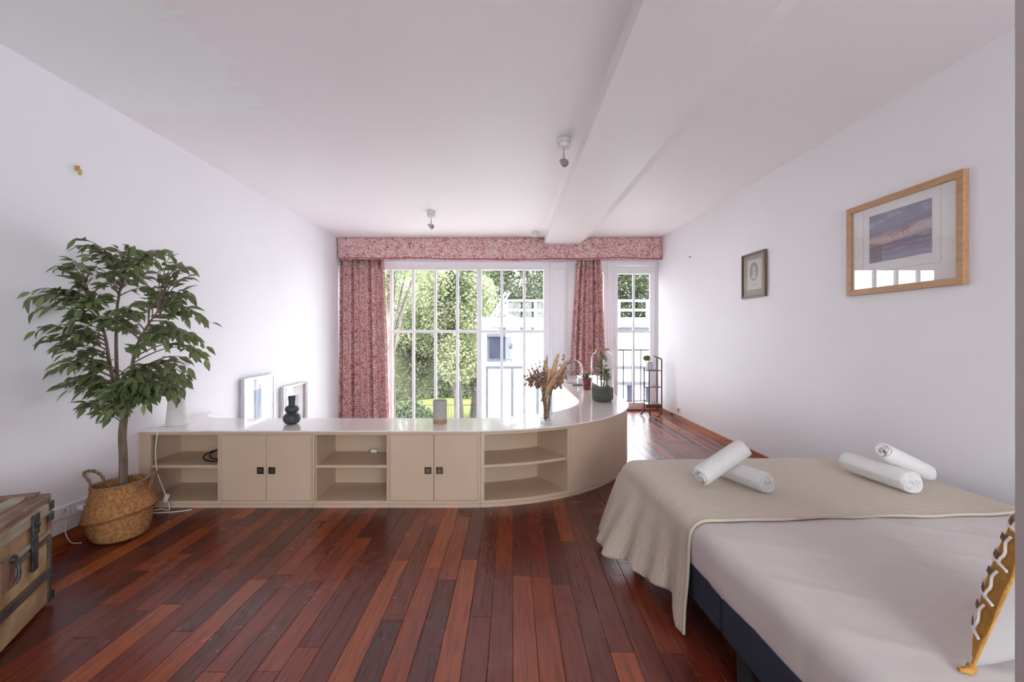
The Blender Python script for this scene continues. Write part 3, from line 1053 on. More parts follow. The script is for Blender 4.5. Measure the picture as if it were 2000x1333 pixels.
fy, ny, fz0, fz1 = 2.288 * 890 / 681, 2.288 * 890 / 912, 1.378, 1.945
pic, px0 = wall_frame_right('framed_picture', fy, ny, fz0, fz1, 0.036, 0.028, M['oak'], 'large oak-framed picture of an aeroplane in a cloudy mauve sky')
MB().box(XR - 0.012, XR - 0.003, ny + 0.036, fy - 0.036, fz0 + 0.036, fz1 - 0.036).build('mount', M['mount'], pic)
iw, ih = 0.155, 0.135            # inner mat border
y_a, y_b, z_a, z_b = 2.82, 2.41, 1.565, 1.855
mm = MB()
for (a, b_, c, d) in ((y_b - 0.05, y_a + 0.05, z_a - 0.058, z_a - 0.055), (y_b - 0.05, y_a + 0.05, z_b + 0.055, z_b + 0.058), (y_b - 0.05, y_b - 0.047, z_a - 0.055, z_b + 0.055), (y_a + 0.047, y_a + 0.05, z_a - 0.055, z_b + 0.055)):
    mm.box(XR - 0.0128, XR - 0.0118, a, b_, c, d)
mm.build('mount_line', M['mountline'], pic)


def lerp(a, b, t): return tuple(x + (y - x) * t for x, y in zip(a, b))


def sky_print(u, v):             # u left to right, v bottom to top
    n = mnoise.fractal(Vector((u * 5, v * 9, 0.3)), 1.0, 2.0, 4) * 0.5 + 0.5
    n2 = mnoise.fractal(Vector((u * 3 + 5, v * 5, 2.3)), 1.0, 2.0, 3) * 0.5 + 0.5
    top, mid, glow, land, low = (0.20, 0.20, 0.32), (0.27, 0.25, 0.36), (0.62, 0.42, 0.42), (0.20, 0.16, 0.25), (0.30, 0.30, 0.42)
    hz = 0.42 + 0.12 * u
    if v > hz + 0.12:
        c = lerp(mid, top, min(1, (v - hz - 0.12) / 0.35))
        c = lerp(c, (0.50, 0.48, 0.58), max(0, n - 0.55) * 1.8)
        if abs(v - (hz + 0.17)) < 0.05: c = lerp(c, (0.16, 0.14, 0.22), 0.55)
    elif v > hz - 0.10:
        c = lerp(glow, mid, abs(v - hz) / 0.14)
        c = lerp(c, (0.80, 0.62, 0.58), max(0, n2 - 0.5) * 1.2)
    else:
        c = lerp(land, low, min(1, max(0, (0.30 - v) / 0.25)))
        c = lerp(c, (0.50, 0.52, 0.62), max(0, math.sin(v * 60 + n * 6) - 0.6) * 0.9)
    if u < 0.22 and v < 0.42 + 0.05 * n and v < 0.44 - u * 0.4:
        c = lerp(c, (0.16, 0.11, 0.15), 0.55 + 0.4 * math.sin(u * 120 + n * 4))
    # the aeroplane: two long wings, struts and body
    dx, dy = u - 0.60, v - 0.56
    def seg(x0, y0, x1, y1, w):
        lx, ly = x1 - x0, y1 - y0
        t = max(0, min(1, ((dx - x0) * lx + (dy - y0) * ly) / (lx * lx + ly * ly)))
        return math.hypot(dx - x0 - t * lx, dy - y0 - t * ly) < w
    if seg(-0.27, -0.05, 0.22, 0.17, 0.012) or seg(-0.22, -0.10, 0.20, 0.07, 0.010) or seg(-0.03, 0.0, 0.05, 0.02, 0.035) or seg(-0.02, 0.0, -0.02, -0.10, 0.008) or seg(0.05, 0.0, 0.05, -0.09, 0.008) or seg(-0.10, -0.05, -0.10, 0.03, 0.006) or seg(0.12, 0.02, 0.12, 0.12, 0.006):
        c = lerp(c, (0.13, 0.09, 0.11), 0.75)
    return c


def flat_print(parent, name, fn, nu, nv, p00, p10, p01, m):
    p00, p10, p01 = map(Vector, (p00, p10, p01))
    mb = MB().grid(lambda u, v: p00 + (p10 - p00) * u + (p01 - p00) * v, nu, nv)
    cols_ = [fn(i / nu, j / nv) for j in range(nv + 1) for i in range(nu + 1)]
    return mb.build(name, m, parent, colors=cols_)


flat_print(pic, 'print', sky_print, 150, 110, (XR - 0.0132, y_a, z_a), (XR - 0.0132, y_b, z_a), (XR - 0.0132, y_a, z_b), M['print'])
MB().box(XR - 0.0205, XR - 0.019, ny + 0.03, fy - 0.03, fz0 + 0.03, fz1 - 0.03).build('glass', M['picglass'], pic)

qy, qn, qz0, qz1 = 2.288 * 890 / 473, 2.288 * 890 / 519, 1.42, 1.90
qz0, qz1 = 1.455, 1.862
pq, _ = wall_frame_right('framed_picture', qy, qn, qz0, qz1, 0.016, 0.026, M['walnut'], 'small dark-framed oval portrait engraving on the right wall')
MB().box(XR - 0.012, XR - 0.003, qn + 0.016, qy - 0.016, qz0 + 0.016, qz1 - 0.016).build('mount', M['greymount'], pq)


def portrait(u, v):
    n = mnoise.noise(Vector((u * 18, v * 24, 1.0)))
    paper = (0.66, 0.61, 0.54)
    du, dv = (u - 0.46) / 0.30, (v - 0.60) / 0.31
    c = lerp(paper, (0.56, 0.52, 0.46), 0.5 + 0.4 * n)
    if du * du + dv * dv < 1:
        c = lerp((0.20, 0.19, 0.20), (0.30, 0.29, 0.29), 0.5 + n)
        if math.hypot((u - 0.46) / 0.075, (v - 0.73) / 0.06) < 1: c = (0.62, 0.58, 0.53)
        elif abs(u - 0.47) < 0.05 + 0.32 * max(0, 0.68 - v) and 0.36 < v < 0.68: c = lerp((0.48, 0.45, 0.42), (0.66, 0.62, 0.57), 0.5 + 0.8 * n)
        elif math.hypot((u - 0.46) / 0.10, (v - 0.76) / 0.075) < 1: c = (0.13, 0.12, 0.13)
    if 0.10 < v < 0.20 and abs(math.sin(v * 140)) > 0.8 and 0.25 < u < 0.68: c = lerp(c, (0.30, 0.28, 0.26), 0.5)
    return c


ww = qy - qn
flat_print(pq, 'print', portrait, 50, 70, (XR - 0.0132, qy - 0.22 * ww, qz0 + 0.075), (XR - 0.0132, qn + 0.16 * ww, qz0 + 0.075), (XR - 0.0132, qy - 0.22 * ww, qz1 - 0.062), M['print'])
MB().box(XR - 0.0205, XR - 0.019, qn + 0.012, qy - 0.012, qz0 + 0.012, qz1 - 0.012).build('glass', M['picglass'], pq)
nl = thing('wall_nail', (XR, 5.50, 2.045), 'tiny bare nail in the right wall near the window', 'nail')
MB().tube([(XR, 5.50, 2.05), (XR - 0.022, 5.50, 2.054)], 0.003, 6).build('shank', M['iron'], nl)
MB().tube([(XR - 0.022, 5.50, 2.054), (XR - 0.025, 5.50, 2.0545)], 0.008, 8).build('head', M['iron'], nl)

# silver frames on the left wall inside the void
def wall_frame_left(y0_, y1_, z0_, z1_, dep, mat, label, fn):
    t = thing('framed_picture', (XL, (y0_ + y1_) / 2, z0_), label, 'picture', 'silver frames above the stairwell')
    r = 0.022
    for nm, a in (('frame_rail', (y0_, y1_, z0_, z0_ + r)), ('frame_rail', (y0_, y1_, z1_ - r, z1_)), ('frame_stile', (y0_, y0_ + r, z0_ + r, z1_ - r)), ('frame_stile', (y1_ - r, y1_, z0_ + r, z1_ - r))):
        MB().box(XL + 0.002, XL + dep, a[0], a[1], a[2], a[3]).build(nm, mat, t, bevel=0.002)
    MB().box(XL + 0.003, XL + 0.012, y0_ + r, y1_ - r, z0_ + r, z1_ - r).build('mount', M['mount'], t)
    iy = (y1_ - y0_) * 0.17
    flat_print(t, 'print', fn, 60, 60, (XL + 0.0128, y0_ + iy, z0_ + 0.05), (XL + 0.0128, y1_ - iy, z0_ + 0.05), (XL + 0.0128, y0_ + iy, z1_ - 0.13), M['print'])
    MB().box(XL + dep - 0.008, XL + dep - 0.006, y0_ + 0.018, y1_ - 0.018, z0_ + 0.018, z1_ - 0.018).build('glass', M['picglass'], t)


def reflection_stripes(u, v):  # blue and white reflection in the glass, painted as soft stripes
    n = mnoise.noise(Vector((u * 4, v * 2, 0)))
    return lerp((0.34, 0.44, 0.56), (0.74, 0.76, 0.80), max(0, min(1, 0.5 + 0.6 * math.sin(u * 9 + n * 1.2 + 0.6))))


def reflection_stripes2(u, v):  # second frame's glass reflection, also painted into the print colour
    n = mnoise.noise(Vector((u * 5, v * 2, 4)))
    return lerp((0.40, 0.50, 0.60), (0.76, 0.74, 0.74), max(0, min(1, 0.5 + 0.7 * math.sin(u * 12 + n + 2.6))))


wall_frame_left(4.09, 4.64, 0.0, 0.722, 0.050, M['silver'], 'larger silver-framed print with painted blue reflections on the left wall above the stairwell', reflection_stripes)
wall_frame_left(4.83, 5.42, -0.1, 0.560, 0.050, M['silver'], 'smaller silver-framed print with painted reflections behind the dark bulbous vase', reflection_stripes2)

# brass hook on the left wall
hk = thing('wall_hook', (XL, 2.527, 2.02), 'small brass hook high on the left wall above the ficus', 'hook')
MB().obox((XL + 0.003, 2.527, 2.050), (0.003, 0, 0), (0, 0.011, 0), (0, 0, 0.016)).build('back_plate', M['brass'], hk, bevel=0.002)
MB().tube(spline([(XL + 0.005, 2.527, 2.052), (XL + 0.022, 2.527, 2.040), (XL + 0.027, 2.527, 2.026), (XL + 0.018, 2.527, 2.018), (XL + 0.011, 2.527, 2.028)]), 0.0045, 8).build('hook_arm', M['brass'], hk, smooth=50)
MB().tube([(XL + 0.005, 2.527, 2.060), (XL + 0.014, 2.527, 2.064)], [0.007, 0.004], 10).build('knob', M['brass'], hk, smooth=50)

# ------------------------------------------------------------------ wall sockets
def socket_left(y, label, plugged=False):
    t = thing('wall_socket', (XL + 0.024, y, 0.150), label, 'socket', 'sockets on the left trunking')
    x = XL + 0.0242
    MB().box(x, x + 0.008, y - 0.038, y + 0.038, 0.1505, 0.2125).build('cover_plate', M['socket'], t, bevel=0.003)
    MB().lathe([(0.024, 0.0), (0.024, 0.003), (0.020, 0.003), (0.019, -0.001), (0.0, -0.001)], (x + 0.0085, y, 0.182), 24, axis=(1, 0, 0)).build('socket_well', M['socket'], t, smooth=40)
    pn = MB()
    for dy in (-0.009, 0.009):
        pn.tube([(x + 0.008, y + dy, 0.182), (x + 0.0098, y + dy, 0.182)], 0.0026, 8)
    pn.tube([(x + 0.008, y, 0.194), (x + 0.016, y, 0.194)], 0.0024, 8)
    pn.build('contacts', M['socketdark'], t)


socket_left(2.420, 'white wall socket nearest the old trunk')
socket_left(2.505, 'white wall socket with a plug in it beside the basket')
socket_left(2.590, 'white wall socket half hidden behind the basket')
pg = thing('power_plug', (XL + 0.045, 2.505, 0.16), 'white plug and lead in the middle wall socket by the basket', 'plug')
MB().obox((XL + 0.050, 2.505, 0.181), (0.017, 0, 0), (0, 0.017, 0), (0, 0, 0.014)).build('plug_body', M['cable'], pg, bevel=0.004)
cpts = spline([(XL + 0.066, 2.507, 0.183), (XL + 0.060, 2.55, 0.186), (XL + 0.035, 2.66, 0.165), (XL + 0.030, 2.76, 0.08), (XL + 0.03, 2.82, 0.004), (XL + 0.12, 2.86, 0.004), (XL + 0.30, 2.89, 0.004), (-1.99, 2.925, 0.004)], 8)
MB().tube(cpts, 0.0032, 7).build('lead', M['cable'], pg, smooth=60)
loop = spline([(XL + 0.035, 2.43, 0.135), (XL + 0.045, 2.415, 0.08), (XL + 0.06, 2.43, 0.02), (XL + 0.09, 2.46, 0.005)], 8)
lc = thing('loose_cable', (XL + 0.06, 2.43, 0.0), 'thin white cable dangling beside the basket at the left wall', 'cable')
MB().tube(loop, 0.0026, 6).build('cable', M['cable'], lc, smooth=60)
sr = thing('wall_socket', (XR, 5.885, 0.10), 'single white socket low on the right wall near the plant stand', 'socket')
MB().box(XR - 0.009, XR - 0.001, 5.845, 5.925, 0.10, 0.18).build('cover_plate', M['socket'], sr, bevel=0.003)
MB().lathe([(0.022, 0), (0.022, 0.003), (0.018, 0.003), (0.017, -0.001), (0, -0.001)], (XR - 0.0095, 5.885, 0.14), 20, axis=(-1, 0, 0)).build('socket_well', M['socketdark'], sr, smooth=40)
s2 = thing('wall_socket', (XR, 6.10, 0.078), 'small dark telephone socket on the right skirting by the plant stand', 'socket')
MB().box(XR - 0.024, XR - 0.015, 6.06, 6.13, 0.03, 0.07).build('cover_plate', M['black'], s2, bevel=0.002)
MB().tube(spline([(XR - 0.022, 6.06, 0.05), (XR - 0.04, 6.0, 0.03), (XR - 0.03, 5.95, 0.004)]), 0.003, 6).build('lead', M['black'], s2, smooth=60)

# ------------------------------------------------------------------ old trunk
tu = Vector((0.405, -0.914, 0)).normalized()      # along the front
tv = Vector((-0.914, -0.405, 0)).normalized()     # front to back
tc0 = Vector((-1.900, 1.914, 0))
TL, TW, TH = 0.70, 0.40, 0.468


def tp(a, b, z): return tc0 + tu * a + tv * b + Vector((0, 0, z))
def tbox(mb, a0, a1, b0, b1, z0, z1):
    mb.obox(tp((a0 + a1) / 2, (b0 + b1) / 2, (z0 + z1) / 2), tu * (a1 - a0) / 2, tv * (b1 - b0) / 2, Vector((0, 0, (z1 - z0) / 2)))
    return mb


tk = thing('travel_trunk', tp(TL / 2, TW / 2, 0), 'old tan canvas travel trunk with battens and metal fittings by the left wall', 'trunk')
tbox(MB(), 0, TL, 0, TW, 0.012, 0.292).build('body', M['canvas'], tk, bevel=0.006)
lid = tbox(MB(), 0, TL, 0, TW, 0.296, TH - 0.012).build('lid', M['canvas'], tk, bevel=0.010)
tbox(MB(), -0.004, TL + 0.004, -0.006, 0.03, TH - 0.030, TH - 0.002).build('leather_edge', M['leather'], lid, bevel=0.006)
tbox(MB(), -0.006, 0.03, 0.03, TW, TH - 0.030, TH - 0.002).build('leather_edge', M['leather'], lid, bevel=0.006)
tbox(MB(), -0.004, TL + 0.004, TW - 0.03, TW + 0.006, TH - 0.030, TH - 0.002).build('leather_edge', M['leather'], lid, bevel=0.006)
for i, b0 in enumerate((0.06, 0.175, 0.29)):
    tbox(MB(), 0.005, TL - 0.005, b0, b0 + 0.048, TH - 0.0115, TH + 0.004).build('batten', M['trunkwood'], lid, bevel=0.003)
tbox(MB(), -0.008, 0.035, 0.03, TW - 0.03, TH - 0.0019, TH + 0.0055).build('end_strap', M['leather'], lid, bevel=0.002)
tbox(MB(), 0.005, TL - 0.005, -0.010, -0.0002, 0.385, 0.432).build('batten', M['trunkwood'], lid, bevel=0.003)
tbox(MB(), 0.005, TL - 0.005, -0.007, -0.0002, 0.299, 0.318).build('lid_rim', M['trunkwood'], lid, bevel=0.002)
tbox(MB(), 0.005, TL - 0.005, -0.010, -0.0002, 0.122, 0.160).build('batten', M['darkbatten'], tk, bevel=0.003)
tbox(MB(), 0.005, TL - 0.005, -0.007, -0.0002, 0.272, 0.290).build('body_rim', M['darkbatten'], tk, bevel=0.002)
for z0_, z1_, tgt in ((0.012, 0.292, tk), (0.296, 0.436, lid)):
    e = MB()
    tbox(e, -0.006, 0.020, -0.006, -0.0003, z0_, z1_)
    tbox(e, -0.006, -0.0003, -0.0003, 0.022, z0_, z1_)
    e.build('corner_strip', M['leather'] if tgt is lid else M['darkbatten'], tgt, bevel=0.002)
for z0_, tgt in ((0.398, lid), (0.352, lid), (0.120, tk), (0.020, tk)):
    e = MB()
    tbox(e, -0.010, 0.030, -0.013, -0.0061, z0_, z0_ + 0.036)
    tbox(e, -0.010, -0.0061, -0.0061, 0.034, z0_, z0_ + 0.036)
    e.build('corner_bracket', M['iron'], tgt, bevel=0.002)
    st = MB()
    for dz in (0.010, 0.026):
        p_ = tp(0.016, -0.0135, z0_ + dz)
        st.lathe([(0.004, 0), (0.003, 0.002), (0, 0.003)], p_, 8, axis=-tv)
    st.build('rivets', M['iron'], tgt, smooth=60)
for a0 in (0.115, TL - 0.155):
    hs = MB()
    tbox(hs, a0, a0 + 0.050, -0.017, -0.0103, 0.345, 0.428)
    o_ = hs.build('hasp', M['iron'], lid, bevel=0.003)
    h2 = MB()
    tbox(h2, a0 + 0.004, a0 + 0.046, -0.014, -0.0071, 0.205, 0.343)
    h2.build('hasp_strap', M['iron'], lid, bevel=0.004)
    MB().lathe([(0.010, 0), (0.011, 0.004), (0.006, 0.010), (0, 0.011)], tp(a0 + 0.025, -0.0172, 0.385), 14, axis=-tv).build('hasp_boss', M['iron'], o_, smooth=50)
lk = tbox(MB(), 0.275, 0.365, -0.012, -0.0072, 0.215, 0.335).build('lock_plate', M['leather'], tk, bevel=0.004)
MB().tube(spline([tp(0.295, -0.016, 0.325), tp(0.29, -0.026, 0.29), tp(0.30, -0.03, 0.255), tp(0.31, -0.024, 0.235)]), 0.006, 8).build('lock_hook', M['iron'], lk, smooth=60)
MB().tube([tp(0.30, -0.012, 0.32), tp(0.30, -0.024, 0.32)], 0.012, 12).build('lock_knob', M['iron'], lk, smooth=60)

# ------------------------------------------------------------------ basket and ficus
BX, BY = -2.135, 2.55
bk = thing('seagrass_basket', (BX, BY, 0), 'woven seagrass belly basket with rope handles holding the ficus', 'basket')
prof = [(0.0, 0.002), (0.11, 0.002), (0.140, 0.006), (0.155, 0.018), (0.168, 0.045), (0.176, 0.075), (0.181, 0.100), (0.184, 0.120),
        (0.190, 0.128), (0.204, 0.133), (0.209, 0.141), (0.206, 0.151), (0.198, 0.166), (0.189, 0.184), (0.180, 0.204), (0.172, 0.226), (0.165, 0.250), (0.160, 0.272), (0.157, 0.292), (0.158, 0.300)]
pin = [(0.150, 0.300), (0.149, 0.280), (0.152, 0.24), (0.158, 0.20)]
full = []
for i in range(len(prof) - 1):
    (r0, z0_), (r1, z1_) = prof[i], prof[i + 1]
    m_ = max(1, int(math.hypot(r1 - r0, z1_ - z0_) / 0.0065))
    for j in range(m_):
        full.append((r0 + (r1 - r0) * j / m_, z0_ + (z1_ - z0_) * j / m_))
full += [prof[-1]] + pin
full = [(r_ * 0.82, z_) for r_, z_ in full]


def weave(p, i, k):
    r = math.hypot(p.x, p.y)
    if r > 0.10:
        a = 0.0016 * (1 if (i + k // 2) % 2 == 0 else -1)
        p = Vector((p.x * (1 + a / r), p.y * (1 + a / r), p.z))
    w = math.exp(-((p.z - 0.14) / 0.08) ** 2)
    p.z += 0.20 * p.x * w
    p.z += 0.10 * p.x * max(0, (p.z - 0.2) / 0.1) * 0.5
    return p


MB().lathe(full, (BX, BY, 0.0), 120, fn=weave).build('basket_body', M['basket'], bk, smooth=60)
MB().lathe([(0.0, 0.205), (0.123, 0.200)], (BX, BY, 0), 40).build('filling', M['soil'], bk, smooth=60)


def rope(pts, r, name, parent, m, tw=34, n=2):
    pts = spline(pts, 10)
    mb = MB()
    for s in range(n):
        out = []
        for i, p in enumerate(pts):
            t = (pts[min(i + 1, len(pts) - 1)] - pts[max(i - 1, 0)]).normalized()
            a = t.orthogonal().normalized(); b = t.cross(a)
            an = tw * i / len(pts) + s * 2 * PI / n
            out.append(p + (a * math.cos(an) + b * math.sin(an)) * r * 0.6)
        mb.tube(out, r * 0.75, 6)
    return mb.build(name, m, parent, smooth=60)


for s_a in (PI * 0.97, -0.02):
    dx, dy = math.cos(s_a), math.sin(s_a)
    c = Vector((BX + dx * 0.130, BY + dy * 0.130, 0.285))
    out = Vector((dx, dy, 0)); sd = Vector((-dy, dx, 0))
    k_ = 0.06 if dx < 0 else 0.055
    rope([c + sd * 0.035 - Vector((0, 0, 0.02)), c + sd * 0.038 + out * 0.02 + Vector((0, 0, 0.03)), c + sd * 0.030 + out * k_ + Vector((0, 0, 0.065)), c + out * (k_ + 0.012) + Vector((0, 0, 0.072)),
          c - sd * 0.030 + out * k_ + Vector((0, 0, 0.062)), c - sd * 0.038 + out * 0.02 + Vector((0, 0, 0.03)), c - sd * 0.035 - Vector((0, 0, 0.02))], 0.007, 'rope_handle', bk, M['basketdark'])
rope([(BX + 0.1265 * math.cos(a), BY + 0.1265 * math.sin(a), 0.302 + 0.010 * math.cos(a)) for a in [2 * PI * i / 40 for i in range(41)]], 0.006, 'rim_cord', bk, M['basketdark'], tw=150)

fi = thing('ficus_tree', (BX, BY, 0.205), 'tall artificial ficus tree with small pointed green leaves in the basket', 'plant')
FY = 2.55
def FP(px, py, d=FY): return W(px, py, d)
trunk_pts = spline([(FP(240, 975)), FP(241, 900), FP(239, 850), FP(243, 815), FP(248, 790, 2.54)], 5)
MB().tube(trunk_pts, [0.0215 - 0.004 * i / (len(trunk_pts) - 1) for i in range(len(trunk_pts))], 12).build('trunk', M['bark'], fi, smooth=60)
stemsP = [
    [FP(240, 822), FP(234, 770, 2.56), FP(228, 720, 2.58), FP(227, 650, 2.58), FP(229, 600, 2.57), FP(236, 560, 2.55), FP(245, 525, 2.54)],
    [FP(247, 800, 2.53), FP(255, 745, 2.50), FP(260, 705, 2.47), FP(268, 675, 2.45), FP(286, 640, 2.42), FP(308, 608, 2.40)],
    [FP(236, 800, 2.55), FP(222, 745, 2.53), FP(214, 710, 2.50), FP(206, 660, 2.46), FP(195, 622, 2.42), FP(178, 588, 2.38)],
]
stem_lines = []
for sp_ in stemsP:
    l_ = spline(sp_, 6)
    stem_lines.append(l_)
    MB().tube(l_, [0.012 - 0.008 * i / (len(l_) - 1) for i in range(len(l_))], 9).build('branch', M['bark'], fi, smooth=60)
allp = [p for l_ in stem_lines for p in l_] + trunk_pts[-8:]

tips = [(150, 468, 2.36), (168, 482, 2.40), (140, 520, 2.34), (112, 522, 2.30), (190, 505, 2.5), (212, 500, 2.62), (232, 488, 2.5), (262, 490, 2.5), (285, 512, 2.45), (310, 492, 2.5), (335, 500, 2.48),
        (352, 520, 2.45), (345, 548, 2.42), (318, 555, 2.40), (205, 540, 2.66), (250, 540, 2.68), (280, 545, 2.66), (228, 535, 2.44), (150, 548, 2.36),
        (62, 570, 2.20), (58, 585, 2.19), (92, 577, 2.24), (140, 570, 2.32), (165, 585, 2.34), (200, 585, 2.44), (238, 610, 2.44), (262, 598, 2.5), (296, 580, 2.5), (335, 595, 2.42), (375, 607, 2.38), (395, 620, 2.36), (350, 575, 2.45),
        (72, 645, 2.20), (88, 660, 2.22), (105, 640, 2.25), (135, 655, 2.30), (165, 640, 2.36), (150, 615, 2.33), (200, 625, 2.40), (252, 640, 2.62), (285, 660, 2.5), (315, 645, 2.42), (345, 655, 2.40), (378, 660, 2.38), (385, 690, 2.36), (335, 635, 2.45),
        (128, 690, 2.30), (130, 712, 2.30), (152, 708, 2.33), (178, 690, 2.40), (192, 720, 2.42), (120, 680, 2.29),
        (142, 745, 2.32), (160, 735, 2.36), (178, 752, 2.40), (195, 780, 2.42), (168, 790, 2.38), (205, 805, 2.42), (188, 765, 2.44), (225, 760, 2.42), (248, 745, 2.40), (268, 770, 2.42),
        (292, 775, 2.44), (312, 738, 2.50), (330, 715, 2.50), (345, 735, 2.48), (352, 755, 2.46), (335, 772, 2.46), (300, 750, 2.42), (270, 725, 2.55), (318, 760, 2.42), (232, 790, 2.38), (250, 785, 2.38), (290, 720, 2.48), (348, 712, 2.5), (210, 770, 2.36), (265, 750, 2.36)]
rf = random.Random(5)


def leaf_mesh(name, L, Wd, fold, droop, m):
    mb = MB()
    prof_ = [(0.0, 0.0), (0.16, 0.62), (0.36, 1.0), (0.58, 0.86), (0.80, 0.42), (1.0, 0.0)]
    for i, (t, w) in enumerate(prof_):
        z = -droop * t * t
        for s in ((-1, 0, 1) if 0 < i < 5 else (0,)):
            mb.v.append((t * L, s * w * Wd / 2, z + abs(s) * w * fold))
    mb.f = [(0, 2, 1), (0, 3, 2)]
    for i in range(3):
        a = 1 + i * 3
        mb.f += [(a, a + 1, a + 4, a + 3), (a + 1, a + 2, a + 5, a + 4)]
    mb.f += [(10, 11, 13), (11, 12, 13)]
    return mb


LM = [leaf_mesh('leaf', 0.070, 0.030, 0.005, 0.012, M['leaf']), leaf_mesh('leaf', 0.060, 0.026, 0.004, 0.018, M['leaf']), leaf_mesh('leaf', 0.078, 0.031, 0.006, 0.008, M['leaf'])]
LMESH = [m_.mesh('leaf', (0, 0, 0), M['leaf'], 80) for m_ in LM]
extra = []
for (px, py, d) in tips:
    for _ in range(2 if 130 < px < 360 else 1):
        extra.append((px + rf.uniform(-24, 24), py + rf.uniform(-12, 22), d + rf.uniform(-0.10, 0.14)))
tips = [t_ for t_ in tips + extra if (t_[0] - VPX) / F_PX * t_[2] > XL + 0.03]
placed = []
twigs = MB()
for (px, py, d) in tips:
    tip = FP(px, py, d)
    cand = [p for p in allp if p.z < tip.z + 0.03] or allp
    base = min(cand, key=lambda p: (p - tip).length + 0.5 * abs(p.z - (tip.z - 0.12)))
    up = Vector((0, 0, 0.25 * (tip - base).length))
    tw = bez(base, base + (tip - base) * 0.3 + up * 0.5, base + (tip - base) * 0.75 + up, tip, 10)
    twigs.tube(tw, [0.0042 - 0.0030 * i / 10 for i in range(11)], 5)
    nleaf = rf.randint(7, 9)
    for j in range(nleaf):
        t = 1.0 - 0.080 * j * min(1.0, 0.24 / max(0.12, (tip - base).length)) * 1.3
        q = max(0.05, t) * 10
        i0 = min(9, int(q))
        p = tw[i0].lerp(tw[i0 + 1], q - i0)
        dirn = (tw[min(10, i0 + 1)] - tw[max(0, i0 - 1)]).normalized()
        side = dirn.cross(Vector((0, 0, 1)))
        side = side.normalized() if side.length > 0.1 else Vector((1, 0, 0))
        s = 1 if j % 2 else -1
        ldir = (dirn * rf.uniform(0.35, 0.9) + side * s * rf.uniform(0.4, 0.9) * (0 if j == 0 else 1) + Vector((rf.uniform(-.25, .25), rf.uniform(-.35, .2), rf.uniform(-0.75, 0.1)))).normalized()
        nrm = (Vector((rf.uniform(-.6, .6), rf.uniform(-1.3, 0.1), 0.8))).normalized()
        yv = nrm.cross(ldir)
        if yv.length < 0.1: continue
        yv.normalize(); zv = ldir.cross(yv)
        sc_ = rf.uniform(0.8, 1.12)
        pp_ = p + ldir * 0.006
        tipx = pp_.x + ldir.x * 0.08
        if tipx < XL + 0.02:
            pp_.x += XL + 0.02 - tipx
        mtx = Matrix(((ldir.x * sc_, yv.x * sc_, zv.x * sc_, pp_.x), (ldir.y * sc_, yv.y * sc_, zv.y * sc_, pp_.y), (ldir.z * sc_, yv.z * sc_, zv.z * sc_, pp_.z), (0, 0, 0, 1)))
        placed.append((pp_.y, mtx, rf.randint(0, 2)))
twigs.build('twigs', M['bark'], fi, smooth=60, kind='stuff')
placed.sort(key=lambda a: a[0])
T0 = Matrix.Translation(-Vector(ORIG[fi.name]))
for yv_, mtx, ki in placed[:300]:
    o = bpy.data.objects.new('leaf', LMESH[ki])
    COL.objects.link(o)
    o.parent = fi
    o.matrix_local = T0 @ mtx
rest = MB()
for yv_, mtx, ki in placed[300:]:
    b = len(rest.v)
    rest.v += [tuple(mtx @ Vector(v)) for v in LM[ki].v]
    rest.f += [tuple(b + i for i in f) for f in LM[ki].f]
rest.build('leaves', M['leaf'], fi, smooth=80, kind='stuff')
print('ficus leaves', len(placed))

# ------------------------------------------------------------------ things on and in the cabinets
ZW = ZTOP
# ribbed lamp at the left end
lx, ly = -2.235, 3.14
lp = thing('table_lamp', (lx, ly, ZW), 'white ribbed ceramic lamp base on the worktop behind the ficus leaves', 'lamp')
pr_ = [(0.0, 0.001)]
for i in range(61):
    t = i / 60
    pr_.append((0.068 - 0.022 * t ** 1.3 + 0.0016 * math.sin(i * PI * 0.62), 0.001 + 0.245 * t))
pr_ += [(0.030, 0.254), (0.0, 0.256)]
MB().lathe(pr_, (lx, ly, ZW), 36).build('lamp_base', M['ceramic_white'], lp, smooth=60)
MB().lathe([(0.014, 0.254), (0.014, 0.30), (0.011, 0.302), (0.0, 0.302)], (lx, ly, ZW), 16).build('bulb_holder', M['ceramic_white'], lp, smooth=50)
cord = spline([(lx - 0.040, ly - 0.05, ZW + 0.004), (lx - 0.055, ly - 0.10, ZW + 0.004), (-2.235, 2.99, ZW + 0.006), (-2.215, 2.938, ZW - 0.004), (-2.222, 2.928, 0.42), (-2.222, 2.926, 0.32), (-2.20, 2.92, 0.22), (-2.165, 2.915, 0.14), (-2.15, 2.91, 0.105)], 8)
MB().tube(cord, 0.0032, 7).build('cord', M['cable'], lp, smooth=60)
MB().obox((-2.139, 2.906, 0.085), Vector((0.011, 0, -0.004)), Vector((0, 0.008, 0)), Vector((0.009, 0, 0.024))).build('inline_switch', M['cable'], lp, bevel=0.003)
MB().tube(spline([(-2.128, 2.906, 0.06), (-2.122, 2.91, 0.03), (-2.13, 2.915, 0.005), (-2.19, 2.93, 0.004), (-2.24, 2.90, 0.004)], 8), 0.0032, 7).build('cord', M['cable'], lp, smooth=60)

